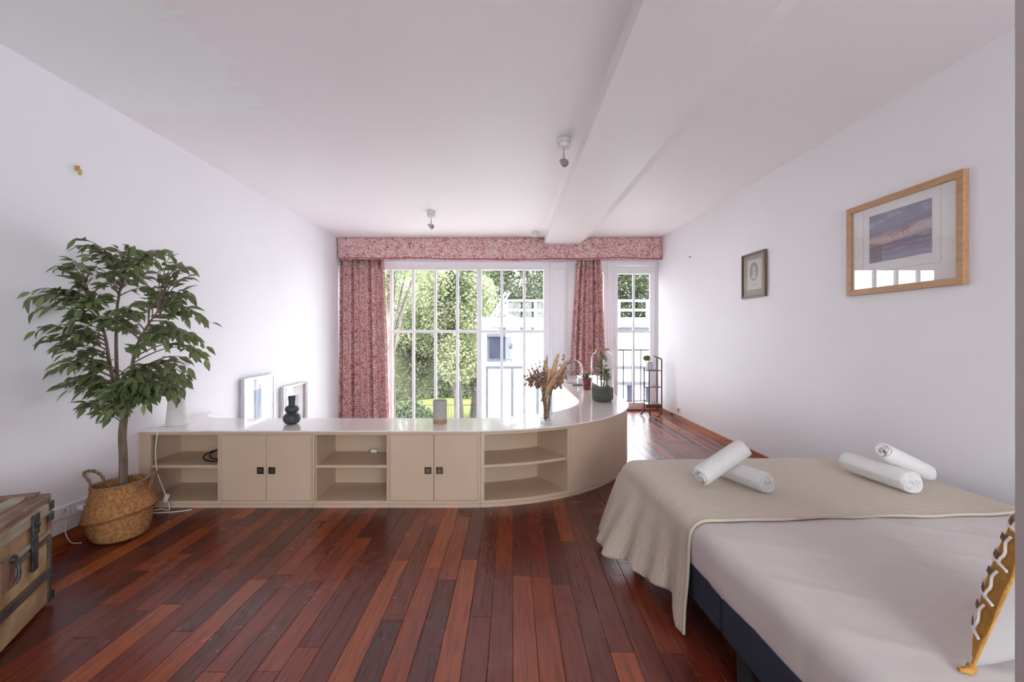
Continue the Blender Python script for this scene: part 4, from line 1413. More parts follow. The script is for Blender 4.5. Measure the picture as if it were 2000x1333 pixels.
# slate bulb vase
vx, vy = -1.458, 3.165
bv = [(0.0, 0.0005), (0.030, 0.001), (0.044, 0.008), (0.055, 0.024), (0.0585, 0.040), (0.056, 0.056), (0.046, 0.069), (0.034, 0.076), (0.032, 0.080), (0.040, 0.086), (0.0465, 0.097), (0.047, 0.105), (0.043, 0.116), (0.032, 0.124), (0.022, 0.129), (0.021, 0.140), (0.0225, 0.165), (0.0255, 0.191), (0.0265, 0.193), (0.022, 0.193), (0.018, 0.170), (0.0, 0.165)]
vz_ = MB().lathe(bv, (vx, vy, ZW + 0.0005), 40).build('vase', M['ceramic_dark'], smooth=50, label='dark slate vase of two stacked bulbs with a short flared neck', cat='vase')

# stoneware cylinder
cx_, cyy = -0.434, 3.20
cyl = thing('stoneware_cylinder', (cx_, cyy, ZW), 'pale grey stoneware cylinder with a tan band at its foot', 'pot')
MB().lathe([(0.0, 0.001), (0.047, 0.001), (0.0485, 0.004), (0.0485, 0.030)], (cx_, cyy, ZW), 40).build('foot_band', M['tan'], cyl, smooth=40)
MB().lathe([(0.0485, 0.030), (0.049, 0.033), (0.049, 0.158), (0.0475, 0.160), (0.044, 0.160), (0.043, 0.155), (0.043, 0.06), (0.0, 0.058)], (cx_, cyy, ZW), 40).build('body', M['concrete'], cyl, smooth=40)

# glass vase and dried bouquet
gx, gy = 0.312, 3.165
gv = thing('glass_vase', (gx, gy, ZW), 'tall clear flared glass vase with a thick base on the curved worktop', 'vase')
MB().lathe([(0.044, 0.024), (0.0445, 0.05), (0.0475, 0.12), (0.0520, 0.19), (0.0570, 0.243), (0.0575, 0.245), (0.0545, 0.245), (0.0495, 0.19), (0.0450, 0.12), (0.0420, 0.05), (0.041, 0.026)], (gx, gy, ZW), 40).build('glass_wall', M['vglass'], gv, smooth=50)
MB().lathe([(0.0, 0.001), (0.042, 0.001), (0.044, 0.004), (0.0438, 0.023), (0.040, 0.0255), (0.0, 0.0255)], (gx, gy, ZW), 40).build('glass_base', M['thickglass'], gv, smooth=50)
bq = thing('dried_bouquet', (gx, gy, ZW + 0.026), 'dried bouquet of tan pampas plumes, mauve flowers and brown leaves in the glass vase', 'flowers')
rb = random.Random(17)
GS = gy / F_PX


def gp(px, py, dy=0.0):
    return W(px, py, gy + dy)


stm = []
def stem_to(tip):
    foot = Vector((gx + rb.uniform(-0.024, 0.024), gy + rb.uniform(-0.024, 0.024), ZW + 0.030))
    # pass through the neck of the vase on the opposite side
    mouth = Vector((gx + max(-0.040, min(0.040, (tip.x - gx) * 0.30)), gy + max(-0.035, min(0.035, (tip.y - gy) * 0.4)), ZW + 0.235))
    l_ = spline([foot, foot.lerp(mouth, 0.5) + Vector((rb.uniform(-.006, .006), rb.uniform(-.006, .006), 0)), mouth, mouth.lerp(tip, 0.5) + Vector((0, 0, 0.01)), tip], 4)
    MB().tube(l_, 0.0013, 5).build('stem', M['stem'], bq, smooth=60)
    return l_


def plume(px, py, dy, L, r, bend):
    tip = gp(px, py, dy)
    l_ = stem_to(tip)
    d = (l_[-1] - l_[-5]).normalized()
    mb = MB()
    p0 = l_[-3]
    axis = [p0 + d * (L * (t - 0.75)) + Vector((bend * (t ** 2), 0, 0)) for t in [i / 12 for i in range(13)]]
    rs = [r * (0.25 + 1.1 * math.sin(PI * min(1, (i / 12) * 0.85 + 0.08)) ** 0.8) for i in range(13)]
    mb.tube(axis, [x * 0.62 for x in rs], 8)
    for i in range(330):                      # fluffy hairs
        t = rb.uniform(0, 12); k0 = min(11, int(t))
        c_ = axis[k0].lerp(axis[k0 + 1], t - k0)
        a = (axis[k0 + 1] - axis[k0]).normalized()
        n_ = a.orthogonal().normalized()
        n_ = Matrix.Rotation(rb.uniform(0, 2 * PI), 3, a) @ n_
        e = c_ + n_ * rs[k0] * rb.uniform(0.8, 1.25) + a * 0.022
        s = a.cross(n_) * 0.0014
        mb.poly([c_ + s + n_ * rs[k0] * 0.3, c_ - s + n_ * rs[k0] * 0.3, e])
    mb.build('plume', M['pampas'], bq, smooth=60)


plume(1074, 735, -0.02, 0.26, 0.020, -0.01)
plume(1086, 700, 0.01, 0.27, 0.020, 0.010)
plume(1098, 714, 0.00, 0.25, 0.017, 0.015)
plume(1066, 712, 0.02, 0.22, 0.016, -0.004)
plume(1083, 735, -0.035, 0.24, 0.017, 0.01)
plume(1074, 748, -0.045, 0.24, 0.015, 0.006)


def spike(px, py, dy, m, L=0.11, r=0.015):
    tip = gp(px, py, dy)
    l_ = stem_to(tip)
    d = (l_[-1] - l_[-4]).normalized()
    mb = MB()
    for i in range(70):
        t = rb.random()
        c_ = tip - d * L * t
        n_ = Matrix.Rotation(rb.uniform(0, 2 * PI), 3, d) @ d.orthogonal().normalized()
        e = c_ + n_ * r * (0.4 + t) + d * 0.012
        s = d.cross(n_) * 0.0035
        mb.poly([c_, c_.lerp(e, 0.6) + s, e, c_.lerp(e, 0.6) - s])
    mb.build('flower_spike', m, bq)


for px, py, dy in ((1038, 716, 0.0), (1031, 722, 0.02), (1046, 712, -0.02), (1054, 706, 0.02), (1060, 716, -0.02), (1042, 726, 0.03), (1036, 734, -0.03), (1050, 722, 0.03), (1068, 698, 0.04), (1046, 738, -0.03), (1090, 735, 0.04), (1034, 728, -0.02), (1039, 721, 0.03), (1052, 716, 0.0), (1058, 724, 0.03), (1043, 733, 0.0), (1062, 708, 0.03)):
    spike(px, py, dy, M['driedpink'] if rb.random() < 0.6 else M['dried'])


def bloom(px, py, dy, r):
    c_ = gp(px, py, dy)
    stem_to(c_)
    mb = MB()
    for i in range(60):
        n_ = Vector((rb.gauss(0, 1), rb.gauss(0, 1) - 0.5, rb.gauss(0, 1) + 0.3)).normalized()
        u = n_.orthogonal().normalized(); v = n_.cross(u)
        e = c_ + n_ * r
        mb.poly([c_ + n_ * r * 0.3, e + u * r * 0.35, e + n_ * r * 0.25, e - u * r * 0.35])
    mb.build('bloom', M['driedpink'], bq)


for px, py, dy, r in ((1052, 736, -0.03, 0.020), (1062, 731, -0.02, 0.018), (1045, 745, -0.02, 0.017), (1057, 748, -0.035, 0.018), (1066, 745, -0.02, 0.016), (1048, 727, 0.01, 0.015), (1040, 738, 0.0, 0.017), (1055, 742, 0.02, 0.019), (1036, 745, 0.01, 0.014), (1060, 752, -0.03, 0.016), (1050, 755, 0.0, 0.017)):
    bloom(px, py, dy, r)


def sprig(px, py, dy, m, n=9, L=0.13, ls=0.020):
    tip = gp(px, py, dy)
    l_ = stem_to(tip)
    mb = MB()
    for j in range(n):
        t = j / n
        q = (len(l_) - 1) * (1 - t * 0.30)
        i0 = min(len(l_) - 2, int(q))
        p_ = l_[i0].lerp(l_[i0 + 1], q - i0)
        n_ = Vector((rb.uniform(-1, 1), rb.uniform(-1, 0.3), rb.uniform(-0.5, 0.8))).normalized()
        u = n_.orthogonal().normalized(); v = n_.cross(u)
        c_ = p_ + n_ * ls * 0.8
        mb.poly([c_ + (u * math.cos(a) + n_ * math.sin(a) * 0.9) * ls * 0.62 + v * 0.003 * math.cos(2 * a) for a in [2 * PI * i / 7 for i in range(7)]])
    mb.build('leaf_sprig', m, bq)


for px, py, dy in ((1104, 698, 0.02), (1108, 712, 0.04), (1107, 728, 0.0), (1104, 738, 0.03), (1100, 726, -0.03), (1094, 742, 0.02), (1112, 706, 0.03), (1026, 735, 0.0), (1030, 742, 0.02), (1029, 752, -0.02), (1040, 752, -0.02), (1092, 756, -0.03), (1097, 748, 0.0)):
    sprig(px, py, dy, M['dried'])

# clear glass globe farther along
bx_, by_ = 0.865, 5.72
gl = thing('glass_globe', (bx_, by_, ZW), 'clear round glass globe on the far worktop behind the dried bouquet', 'glass bowl')
rr_ = 0.155
MB().lathe([(0.045, 0.003)] + [(rr_ * math.sin(a), 0.008 + rr_ - rr_ * math.cos(a)) for a in [0.32 + (2.75 - 0.32) * i / 22 for i in range(23)]], (bx_, by_, ZW), 36).build('globe', M['vglass'], gl, smooth=60)
MB().lathe([(0.0, 0.0005), (0.055, 0.0005), (0.056, 0.006), (0.0, 0.007)], (bx_, by_, ZW), 28).build('glass_foot', M['thickglass'], gl, smooth=50)

# white box on a grey book
MB().box(0.84, 1.05, 5.42, 5.56, ZW + 0.0005, ZW + 0.016).build('book', M['greybook'], bevel=0.003, label='flat dark grey book lying on the far worktop', cat='book')
bxo = thing('card_box', (0.955, 5.49, ZW + 0.017), 'small white card box on the grey book by the curtain', 'box')
MB().box(0.912, 1.000, 5.455, 5.525, ZW + 0.0165, ZW + 0.072).build('box_body', M['whitebox'], bxo, bevel=0.002)
MB().box(0.910, 1.002, 5.453, 5.527, ZW + 0.0722, ZW + 0.082).build('box_lid', M['whitebox'], bxo, bevel=0.002)

# red pot with a succulent
rx, ry = 0.948, 5.06
rpot = thing('red_pot', (rx, ry, ZW), 'oxblood red glazed pot behind the terrarium jar', 'pot')
MB().lathe([(0.0, 0.001), (0.040, 0.001), (0.042, 0.004), (0.055, 0.105), (0.060, 0.108), (0.061, 0.130), (0.058, 0.132), (0.054, 0.130), (0.052, 0.115), (0.0, 0.112)], (rx, ry, ZW), 32).build('pot_body', M['redpot'], rpot, smooth=40)
MB().lathe([(0.0, 0.119), (0.051, 0.116)], (rx, ry, ZW), 24).build('soil', M['soil'], rpot, smooth=60)
MB().tube(spline([(rx - 0.02, ry - 0.056, ZW + 0.035), (rx + 0.02, ry - 0.060, ZW + 0.030), (rx + 0.05, ry - 0.045, ZW + 0.06), (rx + 0.055, ry - 0.03, ZW + 0.09)], 6), 0.004, 6).build('twine', M['stem'], rpot, smooth=60)
suc = thing('succulent_plant', (rx, ry, ZW + 0.118), 'bushy grey-green succulent growing in the red pot', 'plant')
for j in range(34):
    a = rb.uniform(0, 2 * PI); e = rb.uniform(0.15, 1.4)
    d = Vector((math.cos(a) * math.cos(e), math.sin(a) * math.cos(e), math.sin(e)))
    L = rb.uniform(0.05, 0.095)
    p0 = Vector((rx + d.x * 0.012, ry + d.y * 0.012, ZW + 0.119))
    MB().tube([p0, p0 + d * L * 0.5, p0 + d * L * 0.8 + Vector((0, 0, -0.004)), p0 + d * L + Vector((0, 0, -0.010))], [0.003, 0.009, 0.008, 0.001], 5, squash=0.4).build('leaf', M['succulent'], suc, smooth=60)

# terrarium jar
jx, jy = 0.930, 4.22
jr = 0.104
jar = thing('terrarium_jar', (jx, jy, ZW), 'large clear glass terrarium jar with a flat cork lid', 'jar')
MB().lathe([(0.0, 0.002), (0.086, 0.002), (0.098, 0.010), (jr, 0.030), (jr, 0.385), (0.100, 0.412), (0.088, 0.435), (0.070, 0.450), (0.060, 0.458), (0.060, 0.470)], (jx, jy, ZW), 48).build('jar_glass', M['vglass'], jar, smooth=50)
MB().lathe([(0.0, 0.4702), (0.064, 0.4702), (0.065, 0.474), (0.065, 0.483), (0.063, 0.486), (0.0, 0.487)], (jx, jy, ZW), 40).build('lid', M['cork'], jar, smooth=40)
ter = thing('terrarium_plants', (jx, jy, ZW + 0.004), 'little fern-like plants in dark soil inside the glass jar', 'plant')
MB().lathe([(0.0, 0.004), (0.082, 0.0045), (0.095, 0.013), (0.1015, 0.032), (0.1015, 0.120), (0.098, 0.124), (0.0, 0.126)], (jx, jy, ZW), 40).build('soil', M['terrasoil'], ter, smooth=40)
mo = MB()
for (a, r_, s) in ((2.9, 0.066, 0.030), (3.9, 0.055, 0.022), (0.4, 0.06, 0.020), (5.2, 0.05, 0.018)):
    c_ = Vector((jx + r_ * math.cos(a), jy + r_ * math.sin(a), ZW + 0.124))
    mo.lathe([(s, 0.0), (s * 0.95, s * 0.45), (s * 0.6, s * 0.85), (0.0, s)], c_, 14)
mo.build('moss', M['moss'], ter, smooth=60)
def frond(base, top, n, L):
    l_ = spline([base, base.lerp(top, 0.5) + Vector((rb.uniform(-.01, .01), rb.uniform(-.01, .01), 0)), top], 6)
    MB().tube(l_, [0.007 - 0.005 * i / (len(l_) - 1) for i in range(len(l_))], 6).build('stem', M['bark'], ter, smooth=60)
    for j in range(n):
        t = 1 - 0.55 * (j / n)
        q = (len(l_) - 1) * t; i0 = min(len(l_) - 2, int(q))
        p_ = l_[i0].lerp(l_[i0 + 1], q - i0)
        a = rb.uniform(0, 2 * PI)
        d = Vector((math.cos(a), math.sin(a), rb.uniform(0.0, 0.9))).normalized()
        e = p_ + d * L * rb.uniform(0.7, 1.1) + Vector((0, 0, -0.008))
        hx, hy = e.x - jx, e.y - jy
        hh = math.hypot(hx, hy)
        if hh > 0.092:
            e.x, e.y = jx + hx * 0.092 / hh, jy + hy * 0.092 / hh
        s = d.cross(Vector((0, 0, 1))).normalized() * L * 0.17
        m_ = p_.lerp(e, 0.55) + Vector((0, 0, 0.006))
        MB().poly([p_, m_ + s, e, m_ - s]).build('leaf', M['terraleaf'], ter)
zb = ZW + 0.120
frond(Vector((jx - 0.012, jy - 0.02, zb)), Vector((jx - 0.005, jy - 0.01, ZW + 0.40)), 44, 0.085)
frond(Vector((jx + 0.040, jy + 0.01, zb)), Vector((jx + 0.042, jy - 0.01, ZW + 0.285)), 38, 0.065)
frond(Vector((jx + 0.010, jy + 0.03, zb)), Vector((jx + 0.018, jy + 0.01, ZW + 0.255)), 34, 0.065)
frond(Vector((jx - 0.015, jy - 0.03, zb)), Vector((jx - 0.022, jy - 0.03, ZW + 0.265)), 30, 0.06)

# black cable coiled on the first shelf, white plug in the middle one
bc = thing('black_cable', (-1.93, 3.12, 0.276), 'coil of black cable on the shelf next to the left wall', 'cable')
pts = []
for i in range(60):
    a = i / 60 * 2 * PI * 2.3 + 2.6
    r_ = 0.155 - 0.012 * math.sin(i * 0.15)
    pts.append((-1.845 + r_ * 0.92 * math.cos(a), 3.14 + r_ * 0.62 * math.sin(a), 0.2815 + 0.012 + 0.045 * (i / 60) + 0.018 * math.sin(a + 1)))
pts = [(x, y, max(z, 0.2815)) for x, y, z in pts if x < -1.865]
# keep it as two loops inside the unit
def coil(a0, a1, r_, zz, cxx):
    return [(min(cxx + r_ * math.cos(a), -1.862), 3.13 + r_ * 0.75 * math.sin(a), zz + 0.020 * (1 + math.sin(a * 1.0))) for a in [a0 + (a1 - a0) * i / 26 for i in range(27)]]
MB().tube(spline(coil(0.9, 5.5, 0.135, 0.282, -1.90), 2), 0.0048, 7).build('cable_loop', M['black'], bc, smooth=60)
MB().tube(spline(coil(1.2, 5.2, 0.110, 0.292, -1.885), 2), 0.0048, 7).build('cable_loop', M['black'], bc, smooth=60)
wp = thing('white_plug', (-0.905, 3.29, 0.276), 'small white plug lying at the back of the middle shelf', 'plug')
MB().obox((-0.92, 3.285, 0.288), (0.022, 0, 0), (0, 0.013, 0), (0, 0, 0.0115)).build('plug_body', M['cable'], wp, bevel=0.004)
pm = MB()
for dy in (-0.007, 0.007):
    pm.tube([(-0.942, 3.285 + dy, 0.288), (-0.96, 3.285 + dy, 0.288)], 0.0024, 6)
pm.build('pins', M['steel'], wp)
MB().tube(spline([(-0.898, 3.285, 0.288), (-0.86, 3.29, 0.281), (-0.80, 3.285, 0.280), (-0.762, 3.29, 0.280)], 6), 0.0032, 6).build('lead', M['cable'], wp, smooth=60)

# ------------------------------------------------------------------ plant stand by the glazed door
def ps(px, py, d=6.33): return W(px, py, d)
st = thing('plant_stand', (2.08, 6.33, 0), 'dark wooden three-tier folding plant stand in front of the glazed door', 'stand')
tiers = [(0.622, 0.110), (0.398, 0.115), (0.158, 0.120)]
cxs, cys = 2.085, 6.33
for z_, h_ in tiers:
    MB().box(cxs - h_, cxs + h_ * 0.82, cys - 0.10, cys + 0.10, z_ - 0.012, z_).build('shelf', M['mahogany'], st, bevel=0.003)
MB().box(cxs - 0.115, cxs + 0.10, cys - 0.112, cys - 0.100, 0.105, 0.146).build('apron', M['mahogany'], st, bevel=0.003)
for (xx, yy, zt_) in ((cxs - 0.118, cys - 0.04, 0.66), (cxs - 0.072, cys - 0.109, 0.63), (cxs + 0.098, cys - 0.109, 0.775), (cxs + 0.098, cys + 0.08, 0.775)):
    MB().tube([(xx, yy, 0.05), (xx, yy, zt_)], 0.0095, 6).build('post', M['mahogany'], st, smooth=30)
MB().tube([(cxs + 0.098, cys - 0.109, 0.77), (cxs + 0.085, cys - 0.10, 0.785), (cxs + 0.005, cys - 0.07, 0.815)], [0.0095, 0.010, 0.007], 6).build('handle', M['mahogany'], st, smooth=40)
for (xx, yy, dx, dy) in ((cxs - 0.118, cys - 0.04, -0.055, -0.02), (cxs - 0.072, cys - 0.109, 0.0, -0.045), (cxs + 0.098, cys - 0.109, -0.05, -0.05), (cxs + 0.098, cys + 0.08, 0.055, -0.02)):
    MB().tube(spline([(xx, yy, 0.12), (xx + dx * 0.3, yy + dy * 0.3, 0.06), (xx + dx, yy + dy, 0.010)], 4), [0.011] * 5 + [0.013] * 3 + [0.010], 6).build('foot', M['mahogany'], st, smooth=40)
sp2 = thing('small_pot', (2.045, 6.31, 0.6225), 'small pale square-sided pot on the top tier of the plant stand', 'pot')
MB().prism([(2.008, 6.27), (2.084, 6.27), (2.084, 6.346), (2.008, 6.346)], 0.6225, 0.726).build('pot_body', M['potgrey'], sp2, bevel=0.005)
MB().box(2.014, 2.078, 6.276, 6.34, 0.7262, 0.729).build('soil', M['soil'], sp2)
tuft = thing('tuft_plant', (2.045, 6.308, 0.729), 'round bright green tuft growing in the small pale pot', 'plant')
tm = MB()
for j in range(700):
    d = Vector((rb.gauss(0, 1), rb.gauss(0, 1), rb.gauss(0, 1))).normalized()
    c_ = Vector((2.005, 6.300, 0.785))
    e = c_ + Vector((d.x * 0.062, d.y * 0.058, d.z * 0.056))
    u = d.orthogonal().normalized() * 0.007; v = d.cross(u).normalized() * 0.007
    m_ = c_.lerp(e, 0.8)
    k_ = rb.uniform(0.35, 1.0)
    e = c_.lerp(e, k_); m_ = c_.lerp(e, 0.75)
    tm.poly([c_.lerp(e, 0.3), m_ + u, e, m_ - u])
tm.build('foliage', M['brightgreen'], tuft, kind='stuff')
MB().tube([(2.045, 6.308, 0.727), (2.02, 6.303, 0.775)], 0.006, 6).build('stem', M['stem'], tuft, smooth=60)

# ------------------------------------------------------------------ bed
BO = Vector((0.7775, 0.5095, 0))
PHI = math.radians(3.1)
BL = Vector((-math.sin(PHI), math.cos(PHI), 0))
BB = Vector((math.cos(PHI), math.sin(PHI), 0))
BLEN, BWID, ZB0, ZB1, ZM = 2.0, 1.40, 0.14, 0.272, 0.428


def bp_(a, b, z): return BO + BL * a + BB * b + Vector((0, 0, z))
def bbox(mb, a0, a1, b0, b1, z0, z1):
    mb.obox(bp_((a0 + a1) / 2, (b0 + b1) / 2, (z0 + z1) / 2), BB * (b1 - b0) / 2, BL * (a1 - a0) / 2, Vector((0, 0, (z1 - z0) / 2)))
    return mb


def rounded(mb, L, Wd, z0, z1, r, nl, nw, nz, wr=0.0, rb_=None):
    """rounded slab in bed coordinates a in [0,L], b in [0,Wd]"""
    def lin(n, l): return [l * i / n for i in range(n + 1)]
    def proj(a, b, z):
        ca_ = min(max(a, r), L - r); cb_ = min(max(b, r), Wd - r); cz_ = min(max(z, z0 + r * 0.6), z1 - r)
        v = Vector((a - ca_, b - cb_, z - cz_))
        if v.length > 1e-9:
            rr = r if z > cz_ - 1e-9 else r
            m_ = max(abs(v.x), abs(v.y), abs(v.z))
            v = v.normalized() * m_ if True else v
        q = Vector((ca_, cb_, cz_)) + v
        if wr:
            w_ = mnoise.fractal(Vector((q.x * 2.2 + q.y * 1.3, (q.y - q.x * 0.35) * 7.0, q.z * 3)), 1.0, 2.0, 3)
            cr = (1 - min(1, abs(mnoise.noise(Vector((q.x * 4.5 + q.y * 2.0, (q.x * 0.55 + q.y) * 1.7 + 3, 1.7)))) * 2.6)) ** 3
            w_ = 0.7 * w_ + 1.0 * cr * (0.4 + 0.6 * abs(mnoise.noise(Vector((q.x * 2, q.y * 2, 8)))))
            q.z += wr * w_ * (1 if q.z > z0 + 0.05 else 0.0) - wr * 0.5
            if q.y < 0.05: q.y += wr * 1.2 * w_
        return bp_(q.x, q.y, q.z)
    A, B_, Z = lin(nl, L), lin(nw, Wd), [z0 + (z1 - z0) * i / nz for i in range(nz + 1)]
    mb.grid(lambda u, v: proj(A[round(u * nl)], B_[round(v * nw)], z1), nl, nw)
    mb.grid(lambda u, v: proj(A[nl - round(u * nl)], B_[round(v * nw)], z0), nl, nw)
    for b in (0, Wd):
        mb.grid(lambda u, v: proj(A[round(u * nl)] if b == 0 else A[nl - round(u * nl)], b, Z[nz - round(v * nz)] if False else Z[round(v * nz)]), nl, nz)
    for a in (0, L):
        mb.grid(lambda u, v: proj(a, B_[round(u * nw)] if a == L else B_[nw - round(u * nw)], Z[round(v * nz)]), nw, nz)
    return mb


bed = thing('bed', bp_(1.0, 0.7, 0), 'double bed with a dark navy divan base and white fitted sheet', 'bed')
bbox(MB(), 0.0, 0.998, 0.0, BWID, ZB0, ZB1).build('divan_base', M['navy'], bed, bevel=0.012)
bbox(MB(), 1.002, BLEN, 0.0, BWID, ZB0, ZB1).build('divan_base', M['navy'], bed, bevel=0.012)
for a in (0.10, 0.93, 1.90):
    for b in (0.045, BWID - 0.05):
        q = bp_(a, b, 0)
        MB().tube([q, q + Vector((0, 0, ZB0))], [0.024, 0.028], 10).build('leg', M['black'], bed, smooth=40)
mt = rounded(MB(), BLEN, BWID, ZB1 - 0.02, ZM, 0.062, 170, 120, 12, wr=0.0055).build('mattress', M['sheet'], bed, smooth=75)
_w = mt.modifiers.new('weld', 'WELD'); _w.merge_threshold = 0.0006

# throw across the foot of the bed, hanging to the floor on the near side
def hem(q):
    pts_ = [(1.195, 0.012), (1.235, 0.012), (1.262, 0.055), (1.31, 0.095), (1.42, 0.085), (1.50, 0.065), (1.60, 0.075), (1.72, 0.040), (1.85, 0.040), (2.05, 0.05)]
    for (a, za), (b, zb_) in zip(pts_, pts_[1:]):
        if q <= b:
            t = max(0, (q - a) / (b - a))
            return za + (zb_ - za) * t
    return pts_[-1][1]


def flare(q):
    pts_ = [(1.19, 0.012), (1.30, 0.020), (1.45, 0.035), (1.55, 0.065), (1.66, 0.105), (1.76, 0.135), (1.90, 0.150), (2.05, 0.12)]
    for (a, za), (b, zb_) in zip(pts_, pts_[1:]):
        if q <= b:
            t = max(0, (q - a) / (b - a))
            return za + (zb_ - za) * t
    return pts_[-1][1]


Q0, Q1 = 1.195, 2.035
TOPL, RC = 1.325, 0.066


def throw_pt(u, v):
    # v: 0 right edge of the cloth -> 1 hem at the left; u: 0 near edge -> 1 foot of the bed
    q = Q0 + (Q1 - Q0) * u
    zt_ = ZM + 0.008
    hz = hem(q)
    arc = RC * PI / 2
    drop = zt_ - RC - hz
    tot = TOPL + arc + drop
    s = v * tot
    wob = 0.006 * math.sin(s * 9 + 1.0) + 0.004 * math.sin(s * 23)
    if s <= TOPL:
        b = 0.066 + TOPL - s
        z = zt_ + 0.0022 * mnoise.noise(Vector((q * 9, b * 6, 0.5)))
        if b > 1.34: z -= 0.35 * (b - 1.34) ** 1.0 * 0.6
    elif s <= TOPL + arc:
        a = (s - TOPL) / RC
        b = 0.066 - RC * math.sin(a) - 0.006 * math.sin(a)
        z = zt_ - RC * (1 - math.cos(a))
    else:
        t = (s - TOPL - arc)
        k = t / max(drop, 0.01)
        b = -0.006 - flare(q) * (k ** 0.9) - 0.006 * k
        fold = 0.018 * math.sin((q - 1.2) * 2 * PI / 0.175 + 0.6) + 0.016 * math.sin((q - 1.2) * 2 * PI / 0.31 + 2.0)
        b -= fold * k * min(1, (q - 1.2) * 6) + 0.010 * k
        b = min(b, -0.006)
        z = zt_ - RC - t
        q = q + 0.02 * k * (1 - u) - 0.012 * k
    # over the foot end
    if q > 1.985 and s <= TOPL + arc:
        e = q - 1.985
        z -= e * e * 12
    return bp_(q + (wob if u < 0.03 else 0), b, z)


tlen = TOPL + RC * PI / 2 + 0.32
th = MB().grid(throw_pt, 84, 150, uv=lambda u, v: (v * tlen, u * (Q1 - Q0)))
tho = th.build('bed_throw', M['throw'], smooth=80, solid=0.007, label='ribbed beige throw laid across the bed, one corner trailing to the floor', cat='blanket')
hm = MB().tube([Vector(throw_pt(0.0, j / 150)) + Vector((0, 0, 0.001)) for j in range(151)], 0.0062, 7)
hm.build('hem', M['throw'], tho, smooth=60)


# ------------------------------------------------------------------ rolled towels
def towel(p0, p1, r, label, turns=4.2, squash=0.93):
    p0, p1 = Vector(p0), Vector(p1)
    ax = (p1 - p0)
    L = ax.length
    ax.normalize()
    sidev = ax.cross(Vector((0, 0, 1))).normalized()
    upv = sidev.cross(ax)
    mid = (p0 + p1) / 2
    nseg = int(turns * 26)
    t = thing('rolled_towel', (mid.x, mid.y, mid.z - r), label, 'towel', 'rolled white towels on the bed')
    def sp(i, w):
        a = i / nseg * turns * 2 * PI
        rr = 0.006 + (r - 0.004 - 0.006) * (i / nseg)
        return sidev * math.cos(a + 1.9) * rr + upv * math.sin(a + 1.9) * rr * squash
    def fn(u, v):
        i = u * nseg
        e = 0.006 * math.sin(i * 0.55 + 1) * (1 if v in (0, 1) else 0.3)
        wr_ = 0.0018 * mnoise.noise(Vector((u * 40, v * 9, p0.x * 7)))
        base = p0 + ax * (v * L + (e if v > 0.5 else -e))
        q = sp(i, v)
        # the ends round over a little
        end = min(v, 1 - v)
        k = 1 - 0.05 * max(0, 1 - end / 0.05)
        return base + q * (k + wr_ / r)
    mb = MB().grid(fn, nseg, 22)
    mb.build('roll', M['towel'], t, smooth=80, solid=(r - 0.010) / turns * 0.84)
    edge = MB().tube([fn(1.0, j / 22) for j in range(23)], 0.0042, 6)
    edge.build('selvedge', M['towel'], t, smooth=60)
    return t


ZT_ = ZM + 0.013
towel((1.145, 1.965, ZT_ + 0.047), (1.050, 2.235, ZT_ + 0.047), 0.051, 'lower rolled towel of the left pair, its spiral end facing out')
towel((0.893, 2.055, ZT_ + 0.046), (1.122, 2.118, ZT_ + 0.160), 0.050, 'upper rolled towel of the left pair, leaning across the other')
towel((1.770, 1.960, ZT_ + 0.051), (1.735, 2.285, ZT_ + 0.051), 0.055, 'lower rolled towel of the right pair, wide spiral end towards the pillow')
towel((1.712, 2.050, ZT_ + 0.164), (1.985, 2.125, ZT_ + 0.043), 0.045, 'upper rolled towel of the right pair, resting against the wall side')

# ------------------------------------------------------------------ cushion at the head of the bed
cn = Vector((-0.44, 0.90, 0)).normalized()          # embroidered face
cv = Vector((0.90, 0.44, 0)).normalized()           # along the width, away from the viewer
lean = math.radians(14.5)
cup = (Vector((0, 0, 1)) * math.cos(lean) - cn * math.sin(lean)).normalized()
cnn = cv.cross(cup).normalized()
if cnn.dot(cn) < 0: cnn = -cnn
CS = 0.225
c0 = Vector((0.985, 0.955, ZM + 0.010)) + cv * CS + cup * CS
cu = thing('cushion', (c0.x, c0.y, ZM), 'white cushion with an ochre embroidered front at the bed head', 'cushion')


def cush(u, v, side):
    a, b = u * 2 - 1, v * 2 - 1
    th_ = max(0, (1 - abs(a) ** 2.6) * (1 - abs(b) ** 2.6)) ** 0.5
    pin = 1 - 0.055 * (1 - abs(b) ** 2) * abs(a) ** 4
    pin2 = 1 - 0.055 * (1 - abs(a) ** 2) * abs(b) ** 4
    n = 0.004 * mnoise.noise(Vector((a * 4, b * 4, side * 3.0)))
    return c0 + cv * (a * CS * pin) + cup * (b * CS * pin2) + cnn * side * ((0.055 if side > 0 else 0.085) * th_ + n * th_)


